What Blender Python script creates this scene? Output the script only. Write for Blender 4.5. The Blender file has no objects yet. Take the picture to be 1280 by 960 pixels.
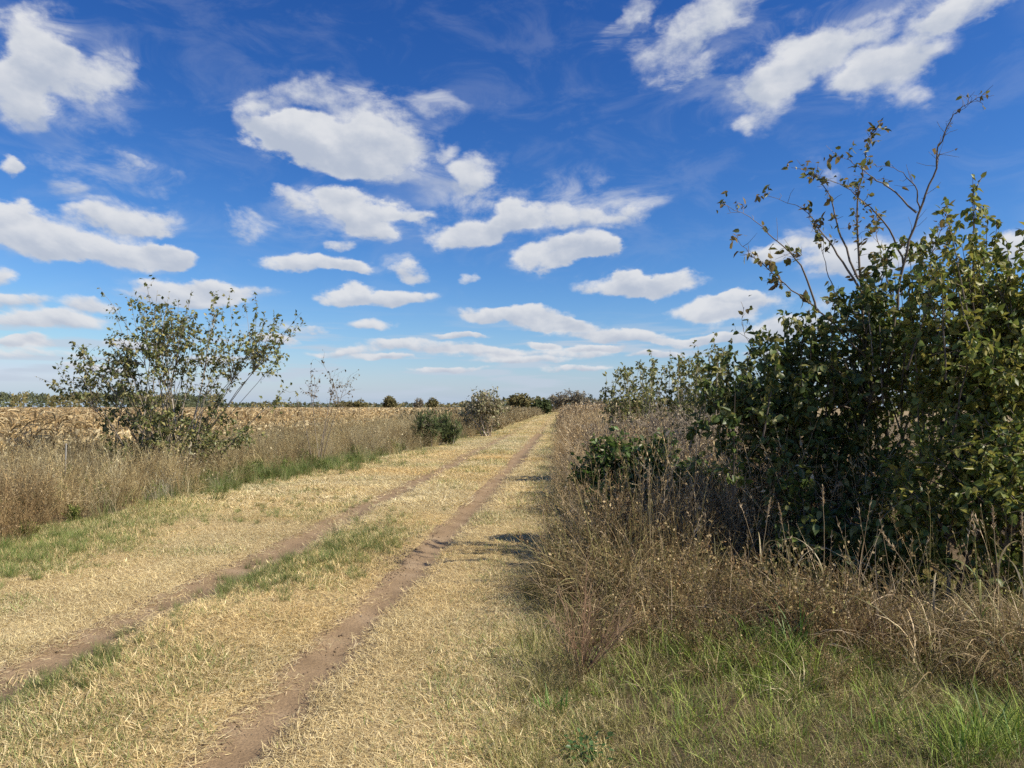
import bpy, math, time
import numpy as np

T0 = time.time()
scene = bpy.context.scene
COL = scene.collection
R = math.radians

# ------------------------------------------------------------------ camera
CAM_H = 1.6
YAW = R(3.4)            # the track runs along +Y, the camera looks a little left of it
PITCH = R(1.73)
FPX = 960.0             # focal length in pixels of a 1280 wide frame
cam_data = bpy.data.cameras.new('camera')
cam_data.sensor_width = 36.0
cam_data.lens = 36.0 * FPX / 1280.0
cam_data.clip_start = 0.05
cam_data.clip_end = 20000
cam = bpy.data.objects.new('camera', cam_data)
cam.location = (0, 0, CAM_H)
cam.rotation_euler = (R(90) + PITCH, 0, YAW)
COL.objects.link(cam)
scene.camera = cam

# ------------------------------------------------------------------ sky and sun
SUN_EL = R(43)
SUN_AZ = R(108) - YAW    # clockwise from +Y
world = bpy.data.worlds.new('World')
scene.world = world
world.use_nodes = True

sun_data = bpy.data.lights.new('sun', 'SUN')
sun_data.energy = 5.0
sun_data.angle = R(0.53)
sun_data.color = (1.0, 0.92, 0.79)
sun = bpy.data.objects.new('sun', sun_data)
COL.objects.link(sun)
# a sun lamp shines along its local -Z
sun.rotation_euler = (math.pi / 2 - SUN_EL, 0, math.pi - SUN_AZ)
sun.location = (40, 30, 60)

scene.view_settings.view_transform = 'Standard'
scene.view_settings.look = 'None'
scene.view_settings.exposure = 0.40
scene.view_settings.gamma = 1.0
scene.render.engine = 'CYCLES'
cy = scene.cycles
cy.max_bounces = 5
cy.diffuse_bounces = 3
cy.glossy_bounces = 2
cy.transmission_bounces = 3
cy.transparent_max_bounces = 4
cy.caustics_reflective = False
cy.caustics_refractive = False
cy.use_denoising = False
cy.sample_clamp_indirect = 4.0


def pix_dir(px, py):
    """direction in the world of a point of the photograph (1280 x 960)"""
    v = np.array([(px - 640) / FPX, (480 - py) / FPX, -1.0])
    a = math.pi / 2 + PITCH
    x, y, z = v
    y, z = y * math.cos(a) - z * math.sin(a), y * math.sin(a) + z * math.cos(a)
    x, y = x * math.cos(YAW) - y * math.sin(YAW), x * math.sin(YAW) + y * math.cos(YAW)
    d = np.array([x, y, z])
    return d / np.linalg.norm(d)


def pix_azel(px, py):
    d = pix_dir(px, py)
    return math.atan2(d[0], d[1]), math.asin(d[2])


def at(px, py, d):
    """world point seen at (px, py) at distance d along the view"""
    f = np.array([-math.sin(YAW), math.cos(YAW)])
    r = np.array([math.cos(YAW), math.sin(YAW)])
    p = d * f + (px - 640) / FPX * d * r
    return np.array([p[0], p[1], CAM_H - (py - 509) / FPX * d])


# px, py, half width, half height, tilt (deg, + = right end up), strength
CLOUDS = [
    (55, 62, 66, 58, 0, .95), (18, 118, 50, 62, 0, 1.0), (100, 95, 62, 42, 0, .8), (150, 92, 26, 40, 0, .38), (8, 210, 24, 15, 0, .8),
    (30, 288, 120, 42, -8, 1.1), (155, 272, 92, 26, 0, 1.0), (150, 314, 120, 28, 0, 1.0), (0, 262, 60, 22, 0, .8), (212, 316, 50, 20, 0, .7),
    (395, 186, 112, 40, -14, 1.15), (455, 190, 92, 52, -10, 1.0), (355, 172, 62, 36, 10, .9), (490, 172, 60, 36, 0, .7), (312, 142, 44, 34, 30, .62), (350, 118, 60, 24, 0, .36), (430, 128, 70, 26, 0, .36),
    (592, 218, 38, 26, 0, .62), (555, 190, 24, 16, 0, .5), (545, 135, 50, 20, 0, .25),
    (440, 262, 66, 24, -6, .95), (365, 255, 34, 16, -20, .5), (470, 290, 42, 15, -10, .8), (508, 268, 36, 16, 0, .7),
    (308, 276, 40, 24, -20, .52), (420, 306, 30, 10, 0, .45),
    (598, 288, 80, 22, 8, .85), (648, 270, 44, 22, 0, .85), (720, 272, 82, 24, 6, .55), (795, 262, 46, 20, 15, .42),
    (700, 318, 86, 22, 6, 1.05), (738, 306, 46, 24, 0, 1.0), (800, 354, 104, 20, 0, 1.1), (796, 346, 50, 18, 0, .7),
    (385, 328, 70, 18, 0, .95), (440, 336, 46, 12, 0, .8), (512, 334, 46, 18, -8, .9), (490, 368, 82, 14, 0, .9), (425, 372, 44, 11, 0, .8), (590, 347, 20, 9, 0, .5),
    (255, 358, 124, 16, 0, .95), (230, 370, 120, 14, 0, .9), (640, 394, 98, 15, -4, 1.0), (690, 406, 70, 11, 0, .9), (770, 418, 104, 13, -4, .9), (850, 428, 60, 9, 0, .7),
    (905, 384, 78, 20, 0, .85), (922, 373, 46, 10, 0, .9), (60, 404, 98, 20, 0, .95), (110, 382, 60, 16, 0, .75), (10, 376, 60, 16, 0, .8), (0, 346, 30, 16, 0, .7), (464, 403, 54, 14, 0, .75),
    (975, 308, 84, 22, 4, .85), (1090, 322, 130, 30, 0, .9), (1260, 312, 60, 34, 0, .95), (985, 412, 80, 16, 6, .9), (1040, 222, 26, 16, 0, .4),
    (870, 30, 120, 36, 22, .85), (850, 86, 62, 28, 10, .7), (1000, 78, 104, 40, 18, .95), (958, 132, 40, 40, 0, .62), (1100, 95, 92, 40, 16, 1.0), (1070, 40, 60, 40, 0, .42), (1215, 10, 100, 26, 12, .85), (795, 24, 60, 24, 30, .6), (1130, 130, 50, 24, 0, .6),
    (160, 208, 34, 11, -10, .42), (92, 238, 34, 12, -10, .3), (530, 434, 110, 11, 0, .75), (600, 442, 84, 9, 0, .7), (725, 441, 80, 11, 0, .6), (375, 410, 50, 10, 0, .6), (70, 446, 120, 10, 0, .5), (655, 452, 90, 8, 0, .7), (430, 440, 60, 8, 0, .7),
    (1000, 62, 240, 90, 12, .20), (425, 150, 170, 75, 0, .32), (85, 100, 140, 110, 0, .30), (660, 262, 210, 60, 4, .32), (560, 205, 90, 60, 0, .30), (420, 275, 120, 46, 0, .28), (960, 395, 150, 46, 0, .32), (1120, 60, 110, 70, 14, .4), (150, 220, 130, 40, 0, .22),
    (680, 431, 34, 7, 0, 1.0), (748, 434, 44, 7, 0, 1.0), (575, 420, 50, 7, 0, .9), (480, 448, 60, 6, 0, .9), (340, 424, 44, 8, 0, .9), (170, 428, 60, 9, 0, .9), (30, 432, 60, 9, 0, .9), (820, 444, 54, 7, 0, .9), (905, 424, 60, 9, 0, .9), (965, 444, 60, 8, 0, .8), (260, 448, 60, 7, 0, .8), (560, 462, 70, 5, 0, .8), (720, 462, 70, 5, 0, .7), (120, 462, 80, 6, 0, .7),
]

SKY_STRENGTH = 0.076
wn, wl = world.node_tree.nodes, world.node_tree.links
for n in list(wn):
    wn.remove(n)


def build_world():
    def N(t, **kw):
        n = wn.new(t)
        for k, v in kw.items():
            setattr(n, k, v)
        return n

    def setin(n, i, v):
        if isinstance(v, bpy.types.NodeSocket):
            wl.new(v, n.inputs[i])
        else:
            n.inputs[i].default_value = v

    def M(op, a, b=0.0, c=0.0, clamp=False):
        n = N('ShaderNodeMath', operation=op, use_clamp=clamp)
        setin(n, 0, a); setin(n, 1, b); setin(n, 2, c)
        return n.outputs[0]

    def MR(v, a, b, c, d, kind='SMOOTHSTEP'):
        n = N('ShaderNodeMapRange', interpolation_type=kind)
        setin(n, 0, v)
        for i, q in enumerate((a, b, c, d)):
            setin(n, i + 1, q)
        return n.outputs[0]

    def mixc(f, a, b):
        n = N('ShaderNodeMix', data_type='RGBA')
        setin(n, 0, f); setin(n, 6, a); setin(n, 7, b)
        return n.outputs[2]

    out = N('ShaderNodeOutputWorld')
    sky = N('ShaderNodeTexSky')
    sky.sky_type = 'NISHITA'
    sky.sun_disc = False
    sky.sun_elevation = SUN_EL
    sky.sun_rotation = SUN_AZ
    sky.altitude = 150
    sky.air_density = 1.0
    sky.dust_density = 0.3
    sky.ozone_density = 3.0
    tc = N('ShaderNodeTexCoord')
    sep = N('ShaderNodeSeparateXYZ')
    wl.new(tc.outputs['Generated'], sep.inputs[0])
    x, y, z = sep.outputs
    az = M('ARCTAN2', x, y)
    el = M('ARCSINE', z)
    comb = N('ShaderNodeCombineXYZ')
    setin(comb, 0, az); setin(comb, 1, el)
    ae = comb.outputs[0]

    # the deep, contrasty blue of the photograph: steeper response than the bare sky model, the same in every direction
    gs = N('ShaderNodeSeparateXYZ')
    wl.new(sky.outputs[0], gs.inputs[0])
    gt = N('ShaderNodeCombineXYZ')
    for i, (gam, k) in enumerate(((1.85, 1.62), (1.45, 1.30), (1.10, 1.34))):
        setin(gt, i, M('MULTIPLY', M('POWER', M('MULTIPLY', M('MAXIMUM', gs.outputs[i], 0.0), .1), gam), 10 * k))
    gl = N('ShaderNodeVectorMath', operation='MINIMUM')
    wl.new(gt.outputs[0], gl.inputs[0]); gl.inputs[1].default_value = (7.5, 8.0, 9.0)
    # pale air low over the horizon
    skyc = mixc(M('MULTIPLY', M('EXPONENT', M('DIVIDE', M('MAXIMUM', el, 0.0), -.045)), .9), gl.outputs[0], (3.85, 5.25, 7.0, 1))

    # clouds of the open sky (everything outside the stretch modelled cloud by cloud): a flat layer of cumulus
    zz = M('MAXIMUM', z, 0.03)
    pl = N('ShaderNodeCombineXYZ')
    setin(pl, 0, M('DIVIDE', x, zz)); setin(pl, 1, M('DIVIDE', y, zz))
    gn = N('ShaderNodeTexNoise', noise_dimensions='2D')
    wl.new(pl.outputs[0], gn.inputs['Vector'])
    gn.inputs['Scale'].default_value = 1.1
    gn.inputs['Detail'].default_value = 6
    gn.inputs['Roughness'].default_value = .55
    gen = MR(gn.outputs[0], .54, .66, 0, .9)
    gen = M('MULTIPLY', gen, MR(z, .0, .08, 0, 1))
    out_col = mixc(gen, skyc, (6.0, 6.3, 6.8, 1))
    bg_out = N('ShaderNodeBackground')
    wl.new(out_col, bg_out.inputs[0])
    bg_out.inputs[1].default_value = SKY_STRENGTH

    # clouds one by one
    wn1 = N('ShaderNodeTexNoise', noise_dimensions='3D')
    mp = N('ShaderNodeMapping')
    mp.inputs['Scale'].default_value = (1, 1.7, 1)
    wl.new(ae, mp.inputs[0])
    # nearer the horizon the clouds are farther, their billows finer
    fine = M('DIVIDE', 0.34, M('ADD', M('MAXIMUM', el, 0.0), 0.12))
    sc = N('ShaderNodeVectorMath', operation='SCALE')
    wl.new(mp.outputs[0], sc.inputs[0]); wl.new(M('MULTIPLY_ADD', fine, .35, .65), sc.inputs['Scale'])
    wl.new(mp.outputs[0], wn1.inputs['Vector'])
    wn1.inputs['Scale'].default_value = 11
    wn1.inputs['Detail'].default_value = 7
    wn1.inputs['Roughness'].default_value = .56
    nv = N('ShaderNodeVectorMath', operation='SUBTRACT')
    wl.new(wn1.outputs['Color'], nv.inputs[0]); nv.inputs[1].default_value = (.5, .5, .5)
    nm = N('ShaderNodeVectorMath', operation='MULTIPLY')
    wl.new(nv.outputs[0], nm.inputs[0])
    amp = MR(el, .0, .30, .35, 1.0, 'LINEAR')
    ampv = N('ShaderNodeCombineXYZ')
    setin(ampv, 0, M('MULTIPLY', amp, .11)); setin(ampv, 1, M('MULTIPLY', amp, .075))
    wl.new(ampv.outputs[0], nm.inputs[1])
    wp = N('ShaderNodeVectorMath', operation='ADD')
    wl.new(ae, wp.inputs[0]); wl.new(nm.outputs[0], wp.inputs[1])
    warped = wp.outputs[0]
    acc = None
    for (px, py, rx, ry, tilt, st) in CLOUDS:
        a0, e0 = pix_azel(px, py)
        a1, _ = pix_azel(px + rx, py); a2, _ = pix_azel(px - rx, py)
        _, e1 = pix_azel(px, py - ry); _, e2 = pix_azel(px, py + ry)
        m = N('ShaderNodeMapping', vector_type='TEXTURE')
        if acc is None:
            wl.new(warped, m.inputs[0])
        else:               # (keeps the node evaluation in order: one cloud after the other)
            ch = N('ShaderNodeVectorMath', operation='MULTIPLY_ADD')
            wl.new(acc, ch.inputs[0]); ch.inputs[1].default_value = (1e-9, 1e-9, 1e-9); wl.new(warped, ch.inputs[2])
            wl.new(ch.outputs[0], m.inputs[0])
        m.inputs['Location'].default_value = (a0, e0, -1)
        m.inputs['Rotation'].default_value = (0, 0, R(tilt))
        k = 1.0
        m.inputs['Scale'].default_value = ((a1 - a2) / 2 * k, (e1 - e2) / 2 * k, 1)
        ln = N('ShaderNodeVectorMath', operation='LENGTH')
        wl.new(m.outputs[0], ln.inputs[0])
        w = MR(ln.outputs['Value'], 1.4142, 1.0, 0, st)
        ma = N('ShaderNodeVectorMath', operation='MULTIPLY_ADD')
        wl.new(m.outputs[0], ma.inputs[0]); wl.new(w, ma.inputs[1])
        if acc is None:
            ma.inputs[2].default_value = (0, 0, 0)
        else:
            wl.new(acc, ma.inputs[2])
        acc = ma.outputs[0]
    fs = N('ShaderNodeSeparateXYZ')
    wl.new(acc, fs.inputs[0])
    fu, fv, fw = fs.outputs
    n2 = N('ShaderNodeTexNoise', noise_dimensions='3D')
    wl.new(sc.outputs[0], n2.inputs['Vector'])
    n2.inputs['Scale'].default_value = 24
    n2.inputs['Detail'].default_value = 7
    n2.inputs['Roughness'].default_value = .6
    nb = N('ShaderNodeSeparateXYZ')
    wl.new(wn1.outputs['Color'], nb.inputs[0])
    lump = M('ADD', M('MULTIPLY_ADD', n2.outputs[0], 1.0, -.5), M('MULTIPLY_ADD', nb.outputs[2], 1.1, -.55))
    dens = M('ADD', M('MULTIPLY', fw, M('MULTIPLY_ADD', n2.outputs[0], .9, .6)), lump)
    alpha = MR(dens, MR(el, .12, .40, .18, .12), MR(el, .12, .40, .80, 1.15), 0, .97)
    # torn veils round the higher clouds
    vm = N('ShaderNodeMapping')
    wl.new(ae, vm.inputs[0]); vm.inputs['Rotation'].default_value = (0, 0, R(-22)); vm.inputs['Scale'].default_value = (4.0, 9.0, 1)
    vn = N('ShaderNodeTexNoise', noise_dimensions='2D')
    wl.new(vm.outputs[0], vn.inputs['Vector'])
    vn.inputs['Scale'].default_value = 2.2; vn.inputs['Detail'].default_value = 8; vn.inputs['Roughness'].default_value = .62; vn.inputs['Distortion'].default_value = .4
    veil = M('MULTIPLY', M('MULTIPLY', MR(fw, .0, .45, .12, 1), MR(vn.outputs[0], .42, .72, 0, .75)), MR(el, .1, .25, .2, 1))
    alpha = M('MAXIMUM', alpha, veil)
    # relief: billows facing the sun are bright, the far sides and the underside greyer
    of = N('ShaderNodeVectorMath', operation='ADD')
    wl.new(sc.outputs[0], of.inputs[0]); of.inputs[1].default_value = (.010, .020, 0)
    n3 = N('ShaderNodeTexNoise', noise_dimensions='3D')
    wl.new(of.outputs[0], n3.inputs['Vector'])
    n3.inputs['Scale'].default_value = 24; n3.inputs['Detail'].default_value = 4; n3.inputs['Roughness'].default_value = .5
    relief = M('SUBTRACT', n2.outputs[0], n3.outputs[0])
    top = M('DIVIDE', fv, M('ADD', fw, .15))
    shade = M('ADD', M('MULTIPLY', top, .75), M('ADD', M('MULTIPLY', relief, 1.15), M('MULTIPLY_ADD', nb.outputs[2], .7, -.35)))
    shade = M('SUBTRACT', shade, MR(dens, .5, 1.7, 0, .25))
    lit = MR(shade, -.65, .35, 0, 1)
    ccol = mixc(lit, (4.7, 5.25, 6.3, 1), (7.5, 7.65, 7.95, 1))
    # thin layers low over the horizon
    lay = N('ShaderNodeMapping')
    wl.new(ae, lay.inputs[0]); lay.inputs['Scale'].default_value = (4.5, 48, 1)
    ls = N('ShaderNodeTexNoise', noise_dimensions='2D')
    wl.new(lay.outputs[0], ls.inputs['Vector'])
    ls.inputs['Scale'].default_value = 1.6; ls.inputs['Detail'].default_value = 6
    streak = M('MULTIPLY', MR(ls.outputs[0], .46, .66, 0, .75), M('MULTIPLY', MR(el, .004, .03, .5, 1), MR(el, .13, .07, 0, 1)))
    base = mixc(streak, skyc, (5.3, 6.1, 7.2, 1))
    edge = M('MAXIMUM', MR(az, R(29) , R(40), 0, 1), M('MAXIMUM', MR(az, R(-38), R(-46), 0, 1), MR(el, R(29), R(38), 0, 1)))
    base = mixc(M('MULTIPLY', gen, edge), base, (6.0, 6.3, 6.8, 1))
    in_col = mixc(alpha, base, ccol)
    bg_in = N('ShaderNodeBackground')
    wl.new(in_col, bg_in.inputs[0])
    bg_in.inputs[1].default_value = SKY_STRENGTH
    inside = M('MULTIPLY', M('MULTIPLY', M('GREATER_THAN', az, R(-46)), M('LESS_THAN', az, R(40))),
               M('MULTIPLY', M('LESS_THAN', el, R(38)), M('GREATER_THAN', el, R(-1))))
    ms = N('ShaderNodeMixShader')
    wl.new(inside, ms.inputs[0]); wl.new(bg_out.outputs[0], ms.inputs[1]); wl.new(bg_in.outputs[0], ms.inputs[2])
    wl.new(ms.outputs[0], out.inputs[0])


build_world()

# ------------------------------------------------------------------ helpers
_tab = np.random.default_rng(11).random((256, 256))


def vnoise(x, y, s=1.0, seed=0):
    x = np.asarray(x, float) / s + seed * 17.31
    y = np.asarray(y, float) / s + seed * 9.77
    xi, yi = np.floor(x).astype(int), np.floor(y).astype(int)
    fx, fy = x - xi, y - yi
    fx, fy = fx * fx * (3 - 2 * fx), fy * fy * (3 - 2 * fy)
    t = lambda a, b: _tab[a & 255, b & 255]
    return (t(xi, yi) * (1 - fx) + t(xi + 1, yi) * fx) * (1 - fy) + (t(xi, yi + 1) * (1 - fx) + t(xi + 1, yi + 1) * fx) * fy


def fnoise(x, y, s=1.0, seed=0):
    return vnoise(x, y, s, seed) * .55 + vnoise(x, y, s / 2.1, seed + 3) * .3 + vnoise(x, y, s / 4.3, seed + 6) * .15


def unit(v):
    return v / np.maximum(np.linalg.norm(v, axis=-1, keepdims=True), 1e-9)


class Geo:
    def __init__(s):
        s.V, s.Q, s.T, s.C, s.n = [], [], [], [], 0

    def add(s, V, Q=None, T=None, C=(.5, .5, .5)):
        V = np.asarray(V, float).reshape(-1, 3)
        if Q is not None and len(Q):
            s.Q.append(np.asarray(Q, int).reshape(-1, 4) + s.n)
        if T is not None and len(T):
            s.T.append(np.asarray(T, int).reshape(-1, 3) + s.n)
        C = np.asarray(C, float)
        s.C.append(np.broadcast_to(C, (len(V), 3)) if C.ndim == 1 else C)
        s.V.append(V)
        s.n += len(V)
        return s

    def mesh(s, name, mat, off=(0, 0, 0), smooth=False):
        V = np.concatenate(s.V) - np.asarray(off, float)
        Q = np.concatenate(s.Q) if s.Q else np.zeros((0, 4), int)
        T = np.concatenate(s.T) if s.T else np.zeros((0, 3), int)
        me = bpy.data.meshes.new(name)
        me.vertices.add(len(V)); me.vertices.foreach_set('co', V.astype(np.float32).ravel())
        lp = np.concatenate([Q.ravel(), T.ravel()]).astype(np.int32)
        me.loops.add(len(lp)); me.loops.foreach_set('vertex_index', lp)
        st = np.concatenate([np.arange(len(Q)) * 4, len(Q) * 4 + np.arange(len(T)) * 3]).astype(np.int32)
        me.polygons.add(len(st)); me.polygons.foreach_set('loop_start', st)
        if smooth:
            me.polygons.foreach_set('use_smooth', np.ones(len(st), bool))
        me.update(calc_edges=True)
        a = me.color_attributes.new('col', 'FLOAT_COLOR', 'POINT')
        C = np.concatenate(s.C)
        a.data.foreach_set('color', np.concatenate([C, np.ones((len(C), 1))], 1).astype(np.float32).ravel())
        me.materials.append(mat)
        return me


def link(name, data, parent=None, **props):
    o = bpy.data.objects.new(name, data)
    COL.objects.link(o)
    if parent is not None:
        o.parent = parent
    for k, v in props.items():
        o[k] = v
    return o


def thing(name, label, cat, loc, group=None):
    o = link(name, None, label=label, category=cat)
    o.location = tuple(float(c) for c in loc)
    o.empty_display_size = .2
    if group:
        o['group'] = group
    return o


def ribbons(base, az, lean, bend, length, width, k=3, twist=None, taper=.15):
    """grass blades: base (n,3), azimuth, start angle from vertical, extra bending; -> V, Q"""
    n = len(base)
    t = np.linspace(0, 1, k + 1)
    ang = lean[:, None] + bend[:, None] * t[None, :]
    seg = (length / k)[:, None]
    ds = np.sin(ang[:, :-1]) * seg
    dz = np.cos(ang[:, :-1]) * seg
    h = np.concatenate([np.zeros((n, 1)), np.cumsum(ds, 1)], 1)
    z = np.concatenate([np.zeros((n, 1)), np.cumsum(dz, 1)], 1)
    ca, sa = np.cos(az)[:, None], np.sin(az)[:, None]
    P = np.stack([base[:, 0:1] + ca * h, base[:, 1:2] + sa * h, base[:, 2:3] + z], -1)
    tw = np.zeros(n) if twist is None else twist
    side = np.stack([-np.sin(az) * np.cos(tw), np.cos(az) * np.cos(tw), np.sin(tw)], -1)[:, None, :]
    w = width[:, None, None] * .5 * np.array([.8] + list(np.linspace(1, taper, k)))[None, :, None]
    V = np.stack([P - side * w, P + side * w], 2).reshape(-1, 3)
    i = (np.arange(n) * (k + 1) * 2)[:, None] + (np.arange(k) * 2)[None, :]
    Q = np.stack([i, i + 1, i + 3, i + 2], -1).reshape(-1, 4)
    return V, Q, P


def tubes(P, rad, sides=4):
    """polylines (n,k,3), radii (n,k) -> V, Q"""
    P = np.asarray(P, float)
    n, k, _ = P.shape
    tg = unit(np.gradient(P, axis=1))
    ref = np.where(np.abs(tg[:, :1, 2:3]) > .8, np.array([1., 0, 0]), np.array([0, 0, 1.]))
    a = unit(np.cross(tg, np.broadcast_to(ref, tg.shape)))
    b = np.cross(tg, a)
    th = np.arange(sides) * 2 * math.pi / sides
    V = P[:, :, None, :] + rad[:, :, None, None] * (np.cos(th)[:, None] * a[:, :, None, :] + np.sin(th)[:, None] * b[:, :, None, :])
    i = np.arange(n)[:, None, None] * k * sides + np.arange(k - 1)[None, :, None] * sides + np.arange(sides)[None, None, :]
    j = np.arange(n)[:, None, None] * k * sides + np.arange(k - 1)[None, :, None] * sides + ((np.arange(sides) + 1) % sides)[None, None, :]
    Q = np.stack([i, j, j + sides, i + sides], -1).reshape(-1, 4)
    return V.reshape(-1, 3), Q


LEAF6 = (np.array([[0, 0, 0], [.5, 0, -.03], [1, 0, -.14], [.16, .27, .07], [.58, .27, .04], [.16, -.27, .07], [.58, -.27, .04]]),
         np.array([[0, 1, 4, 3], [0, 5, 6, 1]]), np.array([[1, 2, 4], [1, 6, 2]]))
LEAFC = (np.array([[0, 0, 0], [.48, .03, -.10], [.92, .06, -.36], [.15, .22, .15], [.55, .22, .10], [.18, -.27, .05], [.58, -.24, .02]]), LEAF6[1], LEAF6[2])
LEAFF = (np.array([[0, 0, 0], [.5, 0, .03], [1, -.05, .05], [.14, .17, .19], [.56, .15, .20], [.14, -.17, .19], [.56, -.15, .20]]), LEAF6[1], LEAF6[2])
LEAFD = (np.array([[0, 0, 0], [.45, .02, -.02], [.80, .10, -.22], [.14, .31, .02], [.50, .34, -.05], [.16, -.22, .12], [.60, -.16, .16]]), LEAF6[1], LEAF6[2])
BROAD = (LEAF6, LEAFC, LEAFF, LEAFD)
LEAF2 = (np.array([[0, 0, 0], [.42, .31, .08], [1, 0, -.08], [.42, -.31, .08]]), np.zeros((0, 4), int), np.array([[0, 3, 2], [0, 2, 1]]))
NEEDLE = (np.array([[0, 0, 0], [.5, .09, .0], [1, 0, 0], [.5, -.09, .0]]), np.zeros((0, 4), int), np.array([[0, 3, 2], [0, 2, 1]]))


def leaf_frames(axis, nrm):
    a = unit(axis)
    b = unit(np.cross(nrm, a))
    c = np.cross(a, b)
    return np.stack([a, b, c], -1)       # columns


def leaves_geo(pos, axis, nrm, size, kind):
    tv, tq, tt = kind
    F = leaf_frames(axis, nrm)
    V = pos[:, None, :] + np.einsum('nij,kj->nki', F, tv) * size[:, None, None]
    m = len(tv)
    o = (np.arange(len(pos)) * m)[:, None, None]
    return V.reshape(-1, 3), (tq[None] + o).reshape(-1, 4), (tt[None] + o).reshape(-1, 3)


# ------------------------------------------------------------------ materials
def plant_mat(name, transl=.3, rough=.6, spec=.25, inst=False, coat=0.0):
    m = bpy.data.materials.new(name)
    m.use_nodes = True
    nt = m.node_tree
    nt.nodes.clear()
    out = nt.nodes.new('ShaderNodeOutputMaterial')
    at_ = nt.nodes.new('ShaderNodeAttribute'); at_.attribute_name = 'col'
    c = at_.outputs['Color']
    if inst:
        ti = nt.nodes.new('ShaderNodeAttribute'); ti.attribute_name = 'tint'; ti.attribute_type = 'INSTANCER'
        mx = nt.nodes.new('ShaderNodeMix'); mx.data_type = 'RGBA'; mx.blend_type = 'MULTIPLY'
        mx.inputs[0].default_value = 1
        nt.links.new(c, mx.inputs[6]); nt.links.new(ti.outputs['Color'], mx.inputs[7])
        c = mx.outputs[2]
    p = nt.nodes.new('ShaderNodeBsdfPrincipled')
    p.inputs['Roughness'].default_value = rough
    p.inputs['Specular IOR Level'].default_value = spec
    nt.links.new(c, p.inputs['Base Color'])
    if transl > 0:
        tr = nt.nodes.new('ShaderNodeBsdfTranslucent')
        nt.links.new(c, tr.inputs['Color'])
        ms = nt.nodes.new('ShaderNodeMixShader'); ms.inputs[0].default_value = transl
        nt.links.new(p.outputs[0], ms.inputs[1]); nt.links.new(tr.outputs[0], ms.inputs[2])
        nt.links.new(ms.outputs[0], out.inputs[0])
    else:
        nt.links.new(p.outputs[0], out.inputs[0])
    return m


M_BLADE_I = plant_mat('dry_blade', .22, .55, .3, True)
M_WEED_I = plant_mat('dry_weed', .15, .75, .15, True)
M_LEAF = plant_mat('leaf', .38, .44, .45)
M_FARLEAF = plant_mat('far_leaf', .2, .7, .1)
M_BARK = plant_mat('bark', 0, .85, .15)
M_BLADE = plant_mat('blade', .25, .5, .3)


def ground_mat(name, rut=False):
    m = bpy.data.materials.new(name)
    m.use_nodes = True
    nt = m.node_tree
    nd, ln = nt.nodes, nt.links
    p = nd['Principled BSDF']
    p.inputs['Roughness'].default_value = .95
    p.inputs['Specular IOR Level'].default_value = .1
    geo = nd.new('ShaderNodeNewGeometry')
    def noise(scale, detail=5, vec=None):
        t = nd.new('ShaderNodeTexNoise'); t.inputs['Scale'].default_value = scale; t.inputs['Detail'].default_value = detail
        ln.new(vec or geo.outputs['Position'], t.inputs['Vector'])
        return t.outputs[0]
    def ramp(v, stops):
        r = nd.new('ShaderNodeValToRGB'); ln.new(v, r.inputs[0])
        e = r.color_ramp.elements
        while len(e) > 1:
            e.remove(e[-1])
        e[0].position, e[0].color = stops[0][0], (*stops[0][1], 1)
        for q, c in stops[1:]:
            z = e.new(q); z.color = (*c, 1)
        return r.outputs[0]
    def mix(f, a, b, bt='MIX'):
        x = nd.new('ShaderNodeMix'); x.data_type = 'RGBA'; x.blend_type = bt
        if isinstance(f, float): x.inputs[0].default_value = f
        else: ln.new(f, x.inputs[0])
        ln.new(a, x.inputs[6]); ln.new(b, x.inputs[7])
        return x.outputs[2]
    if rut:
        c = ramp(noise(3.0, 8), [(.3, (.21, .145, .085)), (.55, (.27, .19, .114)), (.75, (.32, .235, .148))])
        g = ramp(noise(120, 3), [(.35, (.75, .75, .75)), (.6, (1.08, 1.08, 1.06)), (.75, (1.3, 1.27, 1.2))])
        c = mix(1.0, c, g, 'MULTIPLY')
    else:
        at_ = nd.new('ShaderNodeAttribute'); at_.attribute_name = 'col'
        g = ramp(noise(60, 6), [(.3, (.5, .48, .45)), (.5, (.95, .95, .95)), (.7, (1.35, 1.33, 1.28))])
        g2 = ramp(noise(.9, 5), [(.3, (.85, .85, .86)), (.7, (1.15, 1.14, 1.1))])
        c = mix(1.0, mix(1.0, at_.outputs['Color'], g, 'MULTIPLY'), g2, 'MULTIPLY')
    ln.new(c, p.inputs['Base Color'])
    b = nd.new('ShaderNodeBump'); b.inputs['Strength'].default_value = .6; b.inputs['Distance'].default_value = .02
    ln.new(noise(45 if rut else 40, 8), b.inputs['Height'])
    ln.new(b.outputs[0], p.inputs['Normal'])
    return m


M_GROUND = ground_mat('soil_and_straw')
M_RUT = ground_mat('bare_dirt', True)

# ------------------------------------------------------------------ lie of the land
def rut_r(y):
    return -1.52 + .5 * (1 - np.exp(-np.maximum(y, 0) / 25.)) + .05 * (vnoise(y, y * 0, 5, 4) - .5) + np.where(y > 110, ((y - 110) / 110.) ** 2 * 2.0, 0)


def rut_l(y):
    return rut_r(y) - 1.72 + .06 * (vnoise(y, y * 0, 6, 8) - .5)


def edge_l(y):
    b = np.interp(y, [0, 10, 17, 25, 30, 39, 45, 96, 110, 220, 330], [-6.1, -6.35, -6.3, -5.5, -5.0, -4.4, -4.1, -3.8, -3.8, -1.8, 3])
    return b + .5 * (vnoise(y, y * 0, 1.7, 21) - .5) + .3 * (vnoise(y, y * 0, .6, 22) - .5)


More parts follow.
